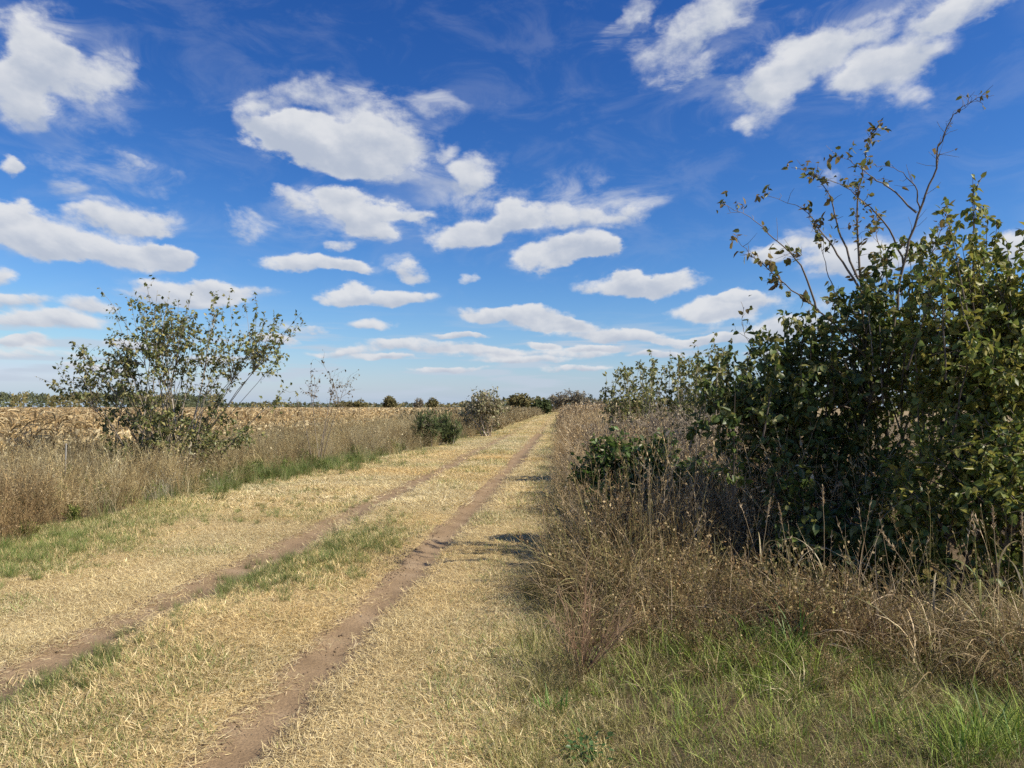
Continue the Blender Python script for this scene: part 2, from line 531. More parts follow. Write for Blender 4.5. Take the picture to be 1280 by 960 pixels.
def edge_r(y):
    b = np.interp(y, [0, 4, 10, 25, 70, 110, 220, 330], [.1, -.05, .05, .1, .35, .5, 2.5, 7.5])
    return b + .35 * (vnoise(y, y * 0, 1.1, 31) - .5) + .25 * (vnoise(y, y * 0, .5, 32) - .5)


def bare(x, y):
    """how bare of grass the two wheel ruts are, 0..1"""
    q = .16 * (fnoise(x, y, .5, 41) - .5) + .1 * (fnoise(x, y, .16, 42) - .5)
    wl_ = .20 + .26 * np.clip(fnoise(y, y * 0, 2.6, 44) - .45, 0, 1) * 2
    dr = x - rut_r(y)
    r = np.where(dr > 0, 1 - np.clip((dr - .15 + q * .35) / .03, 0, 1), 1 - np.clip((-dr - wl_ + q) / .14, 0, 1))
    dl = x - rut_l(y)
    l = (1 - np.clip((np.abs(dl) - .23 + q * .6) / .11, 0, 1)) * (.9 + .1 * (fnoise(x, y, 1.1, 46) > .42))
    return np.maximum(r, l)


def hgt(x, y):
    h = .07 * (vnoise(x, y, 3.1, 51) - .5) + .03 * (vnoise(x, y, .7, 52) - .5)
    near = np.clip(1 - np.hypot(x, y) / 300., 0, 1)
    h = h * near
    for rc, dp in ((rut_r(y), .055), (rut_l(y), .04)):
        h = h - dp * np.exp(-((x - rc) / .2) ** 2) * (y < 230)
    h = h + .05 * np.exp(-((x - (rut_r(y) - .86)) / .45) ** 2) * (y < 230)
    return h


def zone_cols(x, y):
    """soil / litter colour of the ground under the plants"""
    c = np.empty(np.shape(x) + (3,))
    c[:] = (.13, .097, .06)
    road = (x > edge_l(y)) & (x < edge_r(y)) & (y > -30) & (y < 330)
    c[road] = (.36, .27, .135)
    far = np.hypot(x, y) > 60
    c[far & ~road] = (.30, .23, .13)
    return c


def build_ground():
    xs = np.concatenate([-np.geomspace(4000, 9, 46), np.linspace(-8.8, 6, 260), np.geomspace(6.3, 4000, 46)])
    ys = np.concatenate([-np.geomspace(4000, 1.2, 26), np.linspace(-1, 1.9, 10), np.linspace(2, 14, 240), np.geomspace(14.06, 300, 260), np.geomspace(310, 5000, 24)])
    X, Y = np.meshgrid(xs, ys)
    Z = hgt(X, Y)
    for rc, hw in ((rut_r(Y), .24), (rut_l(Y), .27)):
        Z = Z - .012 * (np.abs(X - rc) < hw) * (Y < 230) * (Y > 0)
    g = Geo()
    i = np.arange(len(ys) - 1)[:, None] * len(xs) + np.arange(len(xs) - 1)[None]
    Q = np.stack([i, i + 1, i + 1 + len(xs), i + len(xs)], -1)
    g.add(np.stack([X, Y, Z], -1), Q, C=zone_cols(X, Y).reshape(-1, 3))
    link('ground', g.mesh('ground', M_GROUND, smooth=True), kind='structure')
    # bare wheel ruts, each a strip of packed dirt
    for nm, f, hw in (('wheel_rut', rut_r, .30), ('wheel_rut', rut_l, .34)):
        ys2 = np.concatenate([np.linspace(.5, 14, 300), np.geomspace(14.05, 235, 260)])
        u = np.linspace(-1, 1, 13)
        wob = .05 * (vnoise(ys2, ys2 * 0, .35, 61 if f is rut_r else 62) - .5)
        X = f(ys2)[:, None] + u[None] * hw + wob[:, None] * np.abs(u)[None]
        Y = np.repeat(ys2[:, None], 13, 1)
        Z = hgt(X, Y) + .002 - .012 * np.abs(u)[None] ** 6 + .006 * (vnoise(X, Y, .09, 63) - .5)
        g = Geo()
        i = np.arange(len(ys2) - 1)[:, None] * 13 + np.arange(12)[None]
        g.add(np.stack([X, Y, Z], -1), np.stack([i, i + 1, i + 14, i + 13], -1))
        link(nm, g.mesh(nm, M_RUT, smooth=True), kind='structure')


build_ground()

# ------------------------------------------------------------------ scattering (only for growth nobody could count)
def scatter(name, variants, P, rot, scl, tint, vid, label=None, cat=None):
    kit = bpy.data.collections.new(name + '_kit')
    for i, me in enumerate(variants):
        kit.objects.link(bpy.data.objects.new(f'{name}_kit_{i:02d}', me))
    me = bpy.data.meshes.new(name)
    n = len(P)
    me.vertices.add(n); me.vertices.foreach_set('co', P.astype(np.float32).ravel())
    def attr(nm, t, key, v):
        a = me.attributes.new(nm, t, 'POINT'); a.data.foreach_set(key, np.ascontiguousarray(v).ravel())
    attr('rot', 'FLOAT_VECTOR', 'vector', rot.astype(np.float32))
    if scl.ndim == 1:
        scl = np.repeat(scl[:, None], 3, 1)
    attr('scl', 'FLOAT_VECTOR', 'vector', scl.astype(np.float32))
    attr('tint', 'FLOAT_COLOR', 'color', np.concatenate([tint, np.ones((n, 1))], 1).astype(np.float32))
    attr('vid', 'INT', 'value', vid.astype(np.int32))
    o = link(name, me, kind='stuff')
    if label:
        o['label'] = label
    if cat:
        o['category'] = cat
    ng = bpy.data.node_groups.new(name + '_spread', 'GeometryNodeTree')
    ng.interface.new_socket('Geometry', in_out='INPUT', socket_type='NodeSocketGeometry')
    ng.interface.new_socket('Geometry', in_out='OUTPUT', socket_type='NodeSocketGeometry')
    nd, ln = ng.nodes, ng.links
    gi, go = nd.new('NodeGroupInput'), nd.new('NodeGroupOutput')
    ip = nd.new('GeometryNodeInstanceOnPoints')
    ci = nd.new('GeometryNodeCollectionInfo')
    ci.inputs['Collection'].default_value = kit
    ci.inputs['Separate Children'].default_value = True
    ci.inputs['Reset Children'].default_value = True
    def na(nm, t):
        q = nd.new('GeometryNodeInputNamedAttribute'); q.data_type = t; q.inputs[0].default_value = nm
        return q.outputs[0]
    ln.new(gi.outputs[0], ip.inputs['Points'])
    ln.new(ci.outputs[0], ip.inputs['Instance'])
    ip.inputs['Pick Instance'].default_value = True
    ln.new(na('vid', 'INT'), ip.inputs['Instance Index'])
    ln.new(na('rot', 'FLOAT_VECTOR'), ip.inputs['Rotation'])
    ln.new(na('scl', 'FLOAT_VECTOR'), ip.inputs['Scale'])
    ln.new(ip.outputs[0], go.inputs[0])
    o.modifiers.new('spread', 'NODES').node_group = ng
    print(f'{name}: {n} instances')
    return o


def spots(rng, x0, x1, y0, y1, dens):
    n = int((x1 - x0) * (y1 - y0) * dens)
    return rng.uniform(x0, x1, n), rng.uniform(y0, y1, n)


def in_view(x, y, margin=1.5):
    """a generous wedge round the view, so that a step to the side still finds growth"""
    f = -math.sin(YAW) * x + math.cos(YAW) * y
    s = math.cos(YAW) * x + math.sin(YAW) * y
    return (f > 1.0) & (np.abs(s) < f * .76 + margin)


def shades(rng, n, cols, jit=.18):
    c = np.asarray(cols, float)[rng.integers(0, len(cols), n)]
    return np.clip(c * (1 + jit * rng.standard_normal((n, 1))), .01, 1)


STRAW = [(.66, .54, .29), (.61, .49, .24), (.54, .42, .20), (.71, .60, .36), (.42, .32, .16), (.56, .47, .25)]
GREENB = [(.15, .19, .05), (.20, .24, .07), (.12, .155, .045), (.27, .28, .10)]

# --- short mown grass on the track
def tuft(name, rng, n, spread, l0, l1, w0, w1, lean0, lean1, b0, b1, cols, k=2, mat=None, base_r=None):
    r = spread * np.sqrt(rng.random(n))
    th = rng.uniform(0, 2 * math.pi, n)
    base = np.stack([r * np.cos(th), r * np.sin(th), -.005 * np.ones(n)], -1)
    V, Q, _ = ribbons(base, rng.uniform(0, 2 * math.pi, n), rng.uniform(lean0, lean1, n), rng.uniform(b0, b1, n),
                      rng.uniform(l0, l1, n), rng.uniform(w0, w1, n), k, rng.uniform(-.5, .5, n))
    C = np.repeat(shades(rng, n, cols), (k + 1) * 2, 0)
    g = Geo().add(V, Q, C=C)
    return g.mesh(name, mat or M_BLADE_I)


def mown_grass():
    rng = np.random.default_rng(5)
    vs = [tuft(f'straw_{i}', rng, 56, .13, .022, .07, .0018, .0036, 1.15, 1.62, -.9, .9, STRAW, 3) for i in range(5)]
    vs += [tuft(f'greenish_{i}', rng, 38, .11, .03, .085, .0022, .0045, .6, 1.5, -.2, .9, GREENB + STRAW[:4], 3) for i in range(3)]
    vs += [tuft(f'wide_{i}', rng, 70, .26, .04, .12, .005, .009, 1.0, 1.58, -.4, .5, STRAW) for i in range(3)]
    vs += [tuft(f'widegreen_{i}', rng, 64, .26, .05, .13, .005, .009, .6, 1.4, 0, .5, GREENB + STRAW[:3]) for i in range(2)]
    PX, PY, S, V = [], [], [], []
    for y0, y1, dens, far in ((1.2, 6, 700, 0), (6, 12, 460, 0), (12, 22, 200, 0), (12, 45, 40, 1), (45, 235, 14, 2)):
        x, y = spots(rng, -9.5, 4.5, y0, y1, dens)
        ok = in_view(x, y, .6) & (x > edge_l(y) - .35) & (x < edge_r(y) + .25)
        x, y = x[ok], y[ok]
        bb = bare(x, y)
        if far:
            bb = np.maximum(bb, np.maximum((np.abs(x - rut_r(y)) < .38) * .99, (np.abs(x - rut_l(y)) < .30) * .97))
        ok = rng.random(len(x)) > bb * (.985 if not far else 1.0)
        x, y = x[ok], y[ok]
        # the verge thins to soil in spots
        ok = rng.random(len(x)) < np.clip(.5 + 1.6 * (fnoise(x, y, .6, 71) - .18), .3, 1)
        x, y = x[ok], y[ok]
        PX.append(x); PY.append(y)
        S.append(rng.uniform(.75, 1.35, len(x)) * (1.0, 1.0, 1.7)[far])
        green = 1.1 * np.exp(-(((x + 2.35) / .42) ** 2 + ((y - 8.4) / 1.5) ** 2)) + .6 * np.exp(-(((x + 2.75) / .3) ** 2 + ((y - 7.2) / .8) ** 2))
        green += .8 * np.exp(-(((x + 2.85) / .2) ** 2 + ((y - 4.3) / .6) ** 2)) + .15 * np.exp(-(((x + 2.3) / .5) ** 2 + ((y - 3.2) / 1.2) ** 2))
        el_ = edge_l(y)
        green += np.clip(1 - (x - el_) / 1.3, 0, 1) * np.where(y < 13, .9, .25) * np.clip(fnoise(x, y, .9, 72) * 3.0 - .75, 0, 1.3)
        green += np.clip(1 - (edge_r(y) - x) / .9, 0, 1) * .5 * fnoise(x, y, .8, 76) * 1.3
        green += 1.2 * np.exp(-(((x - el_ - .45) / .55) ** 2 + ((y - 8.3) / 1.7) ** 2))
        green += .35 * np.exp(-((x - rut_r(y) + .8) / .35) ** 2) * np.clip(fnoise(x, y, 2.5, 73) * 4 - 2.1, 0, 1.2)
        green += .25 * (fnoise(x, y, 1.2, 74) > .66) + .01
        ig = rng.random(len(x)) < green
        v = np.where(far > 0, np.where(ig, 11 + rng.integers(0, 2, len(x)), 8 + rng.integers(0, 3, len(x))),
                     np.where(ig, 5 + rng.integers(0, 3, len(x)), rng.integers(0, 5, len(x))))
        V.append(v)
    x, y, s, v = map(np.concatenate, (PX, PY, S, V))
    n = len(x)
    P = np.stack([x, y, hgt(x, y)], -1)
    rot = np.stack([rng.normal(0, .05, n), rng.normal(0, .05, n), rng.uniform(0, 6.28, n)], -1)
    br = .84 + .34 * fnoise(x, y, 1.4, 75) + .26 * fnoise(x, y, .28, 78) + .12 * rng.standard_normal(n)
    tint = np.clip(br, .4, 1.4)[:, None] * np.array([1, 1, 1])
    tint = tint * (1 + np.array([.05, .0, -.08]) * ((fnoise(x, y, 2.2, 77) - .5) * 4)[:, None])
    scatter('mown_grass', vs, P, rot, np.stack([s, s, s * rng.uniform(.7, 1.3, n)], -1), tint, v,
            'short mown straw coloured grass covering the farm track between and beside the ruts', 'grass')


mown_grass()

def rut_crumbs():
    rng = np.random.default_rng(6)
    vs = []
    for i in range(4):
        V = np.array([[1, 0, 0], [-1, 0, 0], [0, 1, 0], [0, -1, 0], [0, 0, 1], [0, 0, -.6]], float) * rng.uniform(.6, 1.2, (6, 3)) + rng.normal(0, .12, (6, 3))
        T = [[0, 2, 4], [2, 1, 4], [1, 3, 4], [3, 0, 4], [2, 0, 5], [1, 2, 5], [3, 1, 5], [0, 3, 5]]
        vs.append(Geo().add(V, None, T, C=shades(rng, 1, [(.27, .2, .13), (.32, .26, .19), (.2, .145, .095)])[0]).mesh(f'crumb_{i}', M_WEED_I))
    y = 2 + 22 * rng.random(5200) ** 1.6
    side = rng.random(5200) < .65
    off = np.where(side, -.16 - np.abs(rng.normal(0, .16, 5200)), rng.normal(0, .13, 5200))
    x = np.where(rng.random(5200) < .62, rut_r(y), rut_l(y)) + off
    patch = rng.random(5200) < .25
    y = np.where(patch, rng.normal(8.0, .6, 5200), y); x = np.where(patch, rut_r(y) - .38 + rng.normal(0, .14, 5200), x)
    n = len(x)
    scatter('dirt_crumbs', vs, np.stack([x, y, hgt(x, y) + .004], -1), rng.uniform(0, 6.28, (n, 3)), np.clip(rng.lognormal(-5.35, .5, n), .002, .016), rng.uniform(.75, 1.25, (n, 1)) * np.ones(3), rng.integers(0, 4, n), 'loose dirt crumbs and small stones along the wheel ruts', 'crumbs')


rut_crumbs()

# --- tall dry weeds
BROWN = [(.37, .265, .135), (.29, .20, .105), (.44, .33, .18), (.34, .26, .15), (.22, .145, .08), (.52, .41, .24)]
GREYB = [(.43, .355, .235), (.34, .275, .18), (.50, .42, .285), (.27, .215, .14), (.58, .49, .34)]


def weed(name, rng, stems, h0, h1, cols, twigs=7, flakes=5, flake=(.012, .035), lean=.35, mat=None, leafcols=None):
    g = Geo()
    n = stems
    az = rng.uniform(0, 6.28, n)
    ln_ = rng.uniform(h0, h1, n)
    base = np.stack([rng.normal(0, .06, n), rng.normal(0, .06, n), np.full(n, -.02)], -1)
    le = np.abs(rng.normal(0, lean, n))
    t = np.linspace(0, 1, 5)
    h = ln_[:, None] * t
    out = np.sin(le)[:, None] * h + (rng.uniform(-.1, .25, n) * ln_)[:, None] * t ** 2
    P = np.stack([base[:, :1] + np.cos(az)[:, None] * out, base[:, 1:2] + np.sin(az)[:, None] * out, base[:, 2:] + np.cos(le)[:, None] * h], -1)
    P += rng.normal(0, .012, P.shape) * t[None, :, None]
    V, Q = tubes(P, (.0042 * (1.15 - t))[None] * rng.uniform(.7, 1.3, (n, 1)), 3)
    sc = shades(rng, n, cols)
    g.add(V, Q, C=np.repeat(sc, 15, 0))
    # twigs
    m = n * twigs
    si = np.repeat(np.arange(n), twigs)
    tt = rng.uniform(.25, 1, m)
    k = np.minimum((tt * 4).astype(int), 3)
    f = tt * 4 - k
    o = P[si, k] * (1 - f)[:, None] + P[si, k + 1] * f[:, None]
    d = unit(unit(P[si, k + 1] - P[si, k]) * .8 + rng.normal(0, .55, (m, 3)) + np.array([0, 0, .15]))
    tl = rng.uniform(.08, .26, m) * (1.2 - tt * .5) * (h1 / .9)
    TP = np.stack([o, o + d * tl[:, None] * .5 + rng.normal(0, .01, (m, 3)), o + d * tl[:, None] + np.array([0, 0, 1]) * tl[:, None] * .15], 1)
    V, Q = tubes(TP, np.array([[.0022, .0018, .0011]]) * np.ones((m, 1)), 3)
    g.add(V, Q, C=np.repeat(sc[si] * 1.05, 9, 0))
    # curled dry leaves and seed heads
    q = m * flakes
    ti = np.repeat(np.arange(m), flakes)
    u = rng.random(q)[:, None]
    pos = TP[ti, 0] * (1 - u) + TP[ti, 2] * u + rng.normal(0, .012, (q, 3))
    V, Q, T = leaves_geo(pos, rng.normal(0, 1, (q, 3)) + np.array([0, 0, -.3]), rng.normal(0, 1, (q, 3)), rng.uniform(*flake, q), LEAF2)
    g.add(V, Q, T, C=np.repeat(shades(rng, q, leafcols or cols, .25), 4, 0))
    return g.mesh(name, mat or M_WEED_I)


def grass_clump(name, rng, n, l0, l1, w0, w1, cols, spread=.12, lean=(.05, .6), bend=(.3, 1.9), k=4, heads=0, mat=None):
    g = Geo()
    r = spread * np.sqrt(rng.random(n)); th = rng.uniform(0, 6.28, n)
    base = np.stack([r * np.cos(th), r * np.sin(th), np.full(n, -.02)], -1)
    az = th + rng.normal(0, .8, n)
    V, Q, _ = ribbons(base, az, rng.uniform(*lean, n), rng.uniform(*bend, n), rng.uniform(l0, l1, n), rng.uniform(w0, w1, n), k, rng.uniform(-.8, .8, n), .1)
    g.add(V, Q, C=np.repeat(shades(rng, n, cols), (k + 1) * 2, 0))
    if heads:
        m = heads
        az = rng.uniform(0, 6.28, m)
        ln_ = rng.uniform(l1 * .9, l1 * 1.25, m)
        _, _, P = ribbons(np.stack([rng.normal(0, spread * .5, m), rng.normal(0, spread * .5, m), np.zeros(m)], -1), az, rng.uniform(.0, .25, m), rng.uniform(.1, .6, m), ln_, np.full(m, .004), 5)
        V, Q = tubes(P, np.linspace(.003, .0012, 6)[None] * np.ones((m, 1)), 3)
        sc = shades(rng, m, cols)
        g.add(V, Q, C=np.repeat(sc, 18, 0))
        q = m * 14
        ti = np.repeat(np.arange(m), 14)
        u = rng.random(q)[:, None]
        pos = P[ti, 4] * (1 - u) + P[ti, 5] * u
        ax = unit(P[ti, 5] - P[ti, 4]) + rng.normal(0, .35, (q, 3))
        V, Q, T = leaves_geo(pos, ax, rng.normal(0, 1, (q, 3)), rng.uniform(.02, .05, q), NEEDLE)
        g.add(V, Q, T, C=np.repeat(shades(rng, q, cols, .25) * 1.1, 4, 0))
    return g.mesh(name, mat or M_BLADE_I)


def tall_weeds():
    rng = np.random.default_rng(8)
    vs = [weed(f'weed_brown_{i}', rng, 11, .55, 1.05, BROWN, 7, 3) for i in range(4)]                       # 0-3
    vs += [weed(f'weed_grey_{i}', rng, 14, .5, 1.05, GREYB, 8, 1) for i in range(3)]                  # 4-6
    vs += [grass_clump(f'clump_{i}', rng, 60, .45, 1.0, .004, .009, [(.52, .40, .21), (.44, .33, .17), (.62, .50, .28), (.36, .27, .14)], heads=5) for i in range(3)]  # 7-9
    gl = [(.12, .165, .04), (.16, .21, .055), (.22, .24, .07), (.10, .135, .035), (.3, .27, .12)]
    vs += [weed('weed_green_0', rng, 12, .25, .5, gl, 7, 8, (.02, .05), .5), grass_clump('weed_green_1', rng, 70, .2, .55, .004, .009, [(.16, .23, .05), (.21, .28, .07), (.13, .19, .045), (.3, .32, .1), (.42, .38, .17)], lean=(.05, .6), bend=(.1, 1.2))]     # 10-11
    vs += [weed(f'far_brush_{i}', rng, 7, .6, 1.1, BROWN + GREYB, 5, 8, (.05, .11), .35) for i in range(3)]  # 12-14
    vs += [grass_clump(f'pale_{i}', rng, 50, .3, .6, .004, .008, [(.58, .51, .40), (.47, .41, .32), (.38, .32, .24)], heads=2, lean=(0, .35), bend=(0, .7)) for i in range(2)]  # 15-16
    vs += [weed(f'broken_{i}', rng, 6, .7, 1.35, [(.58, .49, .34), (.5, .4, .25), (.40, .31, .2)], 4, 2, (.03, .06), .65) for i in range(2)]   # 17-18
    vs += [grass_clump(f'strands_{i}', rng, 16, .5, 1.1, .008, .015, [(.62, .53, .35), (.52, .42, .25), (.42, .34, .2)], lean=(.1, .9), bend=(.4, 2.2), k=5, heads=2) for i in range(2)]   # 19-20
    out = {k: [] for k in 'xysvt'}

    def put(x, y, s, v, t):
        for k, a in zip('xysvt', (x, y, s, v, t)):
            out[k].append(a)
    # left verge and field margin
    for y0, y1, x0, dens in ((3, 14, -13, 15), (14, 28, -17, 11), (28, 60, -13, 6), (60, 130, -11, 2.5), (130, 300, -9, .9)):
        x, y = spots(rng, x0, 0, y0, y1, dens)
        ok = (x < edge_l(y)) & in_view(x, y, 2.5)
        depth = edge_l(y) - x
        marg = np.interp(y, [0, 16, 30, 60, 300], [6.5, 7.0, 6, 5, 4])
        ok &= depth < marg + 1.2 * (vnoise(x, y, 2, 81) - .5)
        x, y, depth = x[ok], y[ok], depth[ok]
        n = len(x)
        s = rng.uniform(.7, 1.1, n) * np.where(y < 26, .93, 1.0) * np.clip(.62 + depth * .5, .5, 1.0) * np.interp(y, [0, 25, 40, 100], [1.0, .95, 1.15, 1.3]) * (.68 + .64 * fnoise(x, y, 1.3, 87))
        a = fnoise(x, y, 2.6, 82)
        v = np.where(rng.random(n) < .38, rng.integers(7, 10, n), np.where(a < .48, rng.integers(0, 4, n), rng.integers(0, 7, n)))
        v = np.where((x < -6) & (y < 11) & (rng.random(n) < .45), rng.integers(0, 4, n), v)
        v = np.where(rng.random(n) < .2, rng.integers(17, 21, n), v)
        # leafy green weeds along the foot of the margin
        gz = np.exp(-((y - 18.5) / 3.6) ** 2) * np.exp(-((depth - .45) / .7) ** 2) * .75 + .22 * (fnoise(x, y, 1.6, 84) > .6)
        gz += 0.8 * np.exp(-(((x + 9.3) / 1.5) ** 2 + ((y - 29) / 3.) ** 2)) * .7 + np.exp(-(((x + 6.6) / .5) ** 2 + ((y - 26) / 2.) ** 2)) * .6
        v = np.where(rng.random(n) < gz, np.where(rng.random(n) < .7, 11, 10), v)
        s = np.where((v >= 10) & (v < 12), s * rng.uniform(.6, 1.15, n), s)
        pz = .5 * np.exp(-((y - 13.6) / 1.6) ** 2) * (depth < .7)
        v = np.where(rng.random(n) < pz, rng.integers(15, 17, n), v)
        v = np.where(y > 45, rng.integers(12, 15, n), v)
        v = np.where((rng.random(n) < .10) & (y < 30), 10, v)
        t = np.clip((.38 + .7 * fnoise(x, y, 1.6, 83) + .42 * fnoise(x, y, .5, 89))[:, None] + rng.normal(0, .13, (n, 1)), .4, 1.5) * np.array([.95, .98, .88])
        red = np.clip(1 - np.hypot(x + 7.0, (y - 8.5) * .7) / 2.2, 0, 1)[:, None]
        t = t * (1 + red * np.array([-.02, -.16, -.2]))
        put(x, y, s, v, t)
    # right verge, running back along the track
    for y0, y1, x1, dens in ((7.2, 14, 3.4, 24), (14, 30, 4.2, 14), (30, 70, 5, 6), (70, 140, 6, 2.6), (140, 300, 9, .9)):
        x, y = spots(rng, -.3, x1, y0, y1, dens)
        ok = (x > edge_r(y)) & in_view(x, y, 2)
        gb = at(815, 600, 8.9)
        ok &= ((x - gb[0]) / 1.0) ** 2 + ((y - gb[1] + .15) / .95) ** 2 > 1
        x, y = x[ok], y[ok]
        n = len(x)
        depth = x - edge_r(y)
        s = rng.uniform(.75, 1.2, n) * np.clip(.6 + depth * .55, .5, 1.08) * np.interp(y, [0, 20, 60, 120], [1.0, 1.1, 1.2, 1.3]) * (.72 + .56 * fnoise(x, y, 1.1, 88))
        a = fnoise(x, y, 2.0, 85)
        v = np.where(rng.random(n) < .35, rng.integers(7, 10, n), np.where(a < .45, rng.integers(0, 4, n), rng.integers(2, 7, n)))
        v = np.where(rng.random(n) < .16, rng.integers(17, 21, n), v)
        gz = .55 * (depth < .45) * (y < 16)
        v = np.where(rng.random(n) < gz, rng.integers(10, 12, n), v)
        v = np.where(y > 45, rng.integers(12, 15, n), v)
        s = np.where(v >= 15, s, s)
        t = np.clip((.8 + .5 * fnoise(x, y, 1.8, 86))[:, None] + rng.normal(0, .1, (n, 1)), .5, 1.5) * np.array([1.0, .97, .93])
        put(x, y, s, v, t)
    # green grass along the foot of the left margin and on the crown of the track
    for n, cx, cy, sx, sy, s0, s1, dk in ((380, None, 8.0, .5, 1.5, .15, .36, .98), (270, None, 18.5, .5, 3.2, .4, .9, .82), (150, -2.4, 8.4, .28, 1.0, .16, .34, .75), (60, -2.78, 7.0, .18, .5, .14, .28, .75), (50, -2.85, 4.35, .14, .45, .14, .28, .7), (70, -4.6, 12.5, .8, 1.5, .15, .3, .8)):
        y = rng.normal(cy, sy, n)
        x = (edge_l(y) + .35 if cx is None and cy < 10 else edge_l(y) - .25 if cx is None else cx) + rng.normal(0, sx, n)
        put(x, y, rng.uniform(s0, s1, n), np.full(n, 11), np.clip(dk * rng.normal(1, .15, (n, 1)), .5, 1.5) * np.ones(3))
    # behind the right hand shrubs: rough growth to the side
    x, y = spots(rng, 3, 18, 3.0, 45, 4.5)
    ok = in_view(x, y, 5) & ((y > 9) | (x > .62 * y + 1.2))
    x, y = x[ok], y[ok]; n = len(x)
    put(x, y, rng.uniform(.8, 1.2, n), rng.integers(0, 7, n), np.ones((n, 3)) * rng.uniform(.8, 1.2, (n, 1)))
    x, y, s, v, t = (np.concatenate(out[k]) for k in 'xysvt')
    n = len(x)
    P = np.stack([x, y, hgt(x, y)], -1)
    rot = np.stack([rng.normal(0, .12, n), rng.normal(0, .12, n), rng.uniform(0, 6.28, n)], -1)
    scatter('weeds', vs, P, rot, s, t, v, 'tall tangled dry brown weeds lining both sides of the track', 'weeds')


tall_weeds()


# --- dry maize standing in the field on the left
def corn_field():
    rng = np.random.default_rng(9)
    cc = [(.66, .50, .26), (.60, .44, .21), (.50, .36, .17), (.74, .60, .35), (.38, .26, .12)]

    def corn(name, wide):
        g = Geo()
        h = rng.uniform(1.1, 1.45)
        t = np.linspace(0, 1, 5)
        P = np.stack([rng.normal(0, .02) * t + .03 * t * t, rng.normal(0, .03) * t, h * t], -1)[None]
        V, Q = tubes(P, (.012 * wide * (1.1 - t))[None], 4)
        g.add(V, Q, C=(.36, .27, .15))
        n = 9
        z = rng.uniform(.25, .95, n) * h
        base = np.stack([np.zeros(n), np.zeros(n), z], -1)
        az = np.where(np.arange(n) % 2, 0, math.pi) + rng.normal(0, .6, n)
        V, Q, _ = ribbons(base, az, rng.uniform(.4, .9, n), rng.uniform(1.4, 2.6, n), rng.uniform(.3, .7, n), rng.uniform(.035, .06, n) * wide, 4, rng.uniform(-.9, .9, n), .2)
        g.add(V, Q, C=np.repeat(shades(rng, n, cc), 10, 0))
        # husk and tassel
        V, Q, T = leaves_geo(np.repeat([[.02, 0, h * .55]], 3, 0), np.array([[.5, .3, .6], [.5, -.3, .4], [.7, 0, -.2]]), rng.normal(0, 1, (3, 3)), np.full(3, .24 * wide), LEAF6)
        g.add(V, Q, T, C=(.7, .58, .36))
        m = 6
        V, Q, _ = ribbons(np.repeat([[.03, 0, h]], m, 0), rng.uniform(0, 6.28, m), rng.uniform(.1, .6, m), rng.uniform(.2, .6, m), rng.uniform(.12, .25, m), np.full(m, .008 * wide), 2)
        g.add(V, Q, C=(.42, .30, .16))
        return g.mesh(name, M_BLADE_I)
    vs = [corn(f'corn_{i}', 1.0) for i in range(5)] + [corn(f'corn_far_{i}', 1.9) for i in range(3)]
    X, Y, V = [], [], []
    for y0, y1, step, far in ((8, 60, .24, 0), (60, 130, .8, 1), (130, 330, 2.4, 1)):
        rows = np.arange(-12.9, -.8 * y1 - 6, -.76 if y1 < 140 else -1.9)
        ys = np.arange(y0, y1, step)
        x, y = np.meshgrid(rows, ys)
        x, y = x.ravel() + rng.normal(0, .06, x.size), y.ravel() + rng.normal(0, step * .25, x.size)
        ok = in_view(x, y, 3) & (rng.random(x.size) > .12) & (x < -np.interp(y, [0, 22, 40, 330], [13, 12.6, 10.5, 8.5]))
        x, y = x[ok], y[ok]
        X.append(x); Y.append(y); V.append(rng.integers(0, 5, len(x)) if not far else rng.integers(5, 8, len(x)))
    x, y, v = map(np.concatenate, (X, Y, V))
    n = len(x)
    s = rng.uniform(.82, 1.06, n)
    tint = np.clip(rng.normal(1.02, .2, (n, 1)) * (.75 + .5 * fnoise(x, y, 7, 91))[:, None], .4, 1.35) * np.array([.95, .95, .92])
    rot = np.stack([rng.normal(0, .1, n), rng.normal(0, .1, n), rng.uniform(0, 6.28, n)], -1)
    scatter('corn_field', vs, np.stack([x, y, hgt(x, y)], -1), rot, s, tint, v, 'field of dry standing maize behind the weeds on the left', 'corn')


corn_field()

# ------------------------------------------------------------------ shrubs and trees
BARK = [(.16, .13, .10), (.20, .165, .125), (.12, .095, .07), (.26, .22, .17)]
LEAF_TAG = {}


def curve(a, b, rng, n=7, sag=.0, lift=.35, wig=.03):
    """branch from a to b that starts upward and leans over"""
    L = np.linalg.norm(b - a)
    c = a + (b - a) * .45 + np.array([0, 0, L * lift * .5])
    t = np.linspace(0, 1, n)[:, None]
    P = (1 - t) ** 2 * a + 2 * t * (1 - t) * c + t ** 2 * b
    w = np.cumsum(rng.normal(0, wig * L / n, (n, 3)), 0)
    return P + (w - w[-1] * t) + rng.normal(0, wig * L * .06, (n, 3)) * np.sin(t * math.pi)


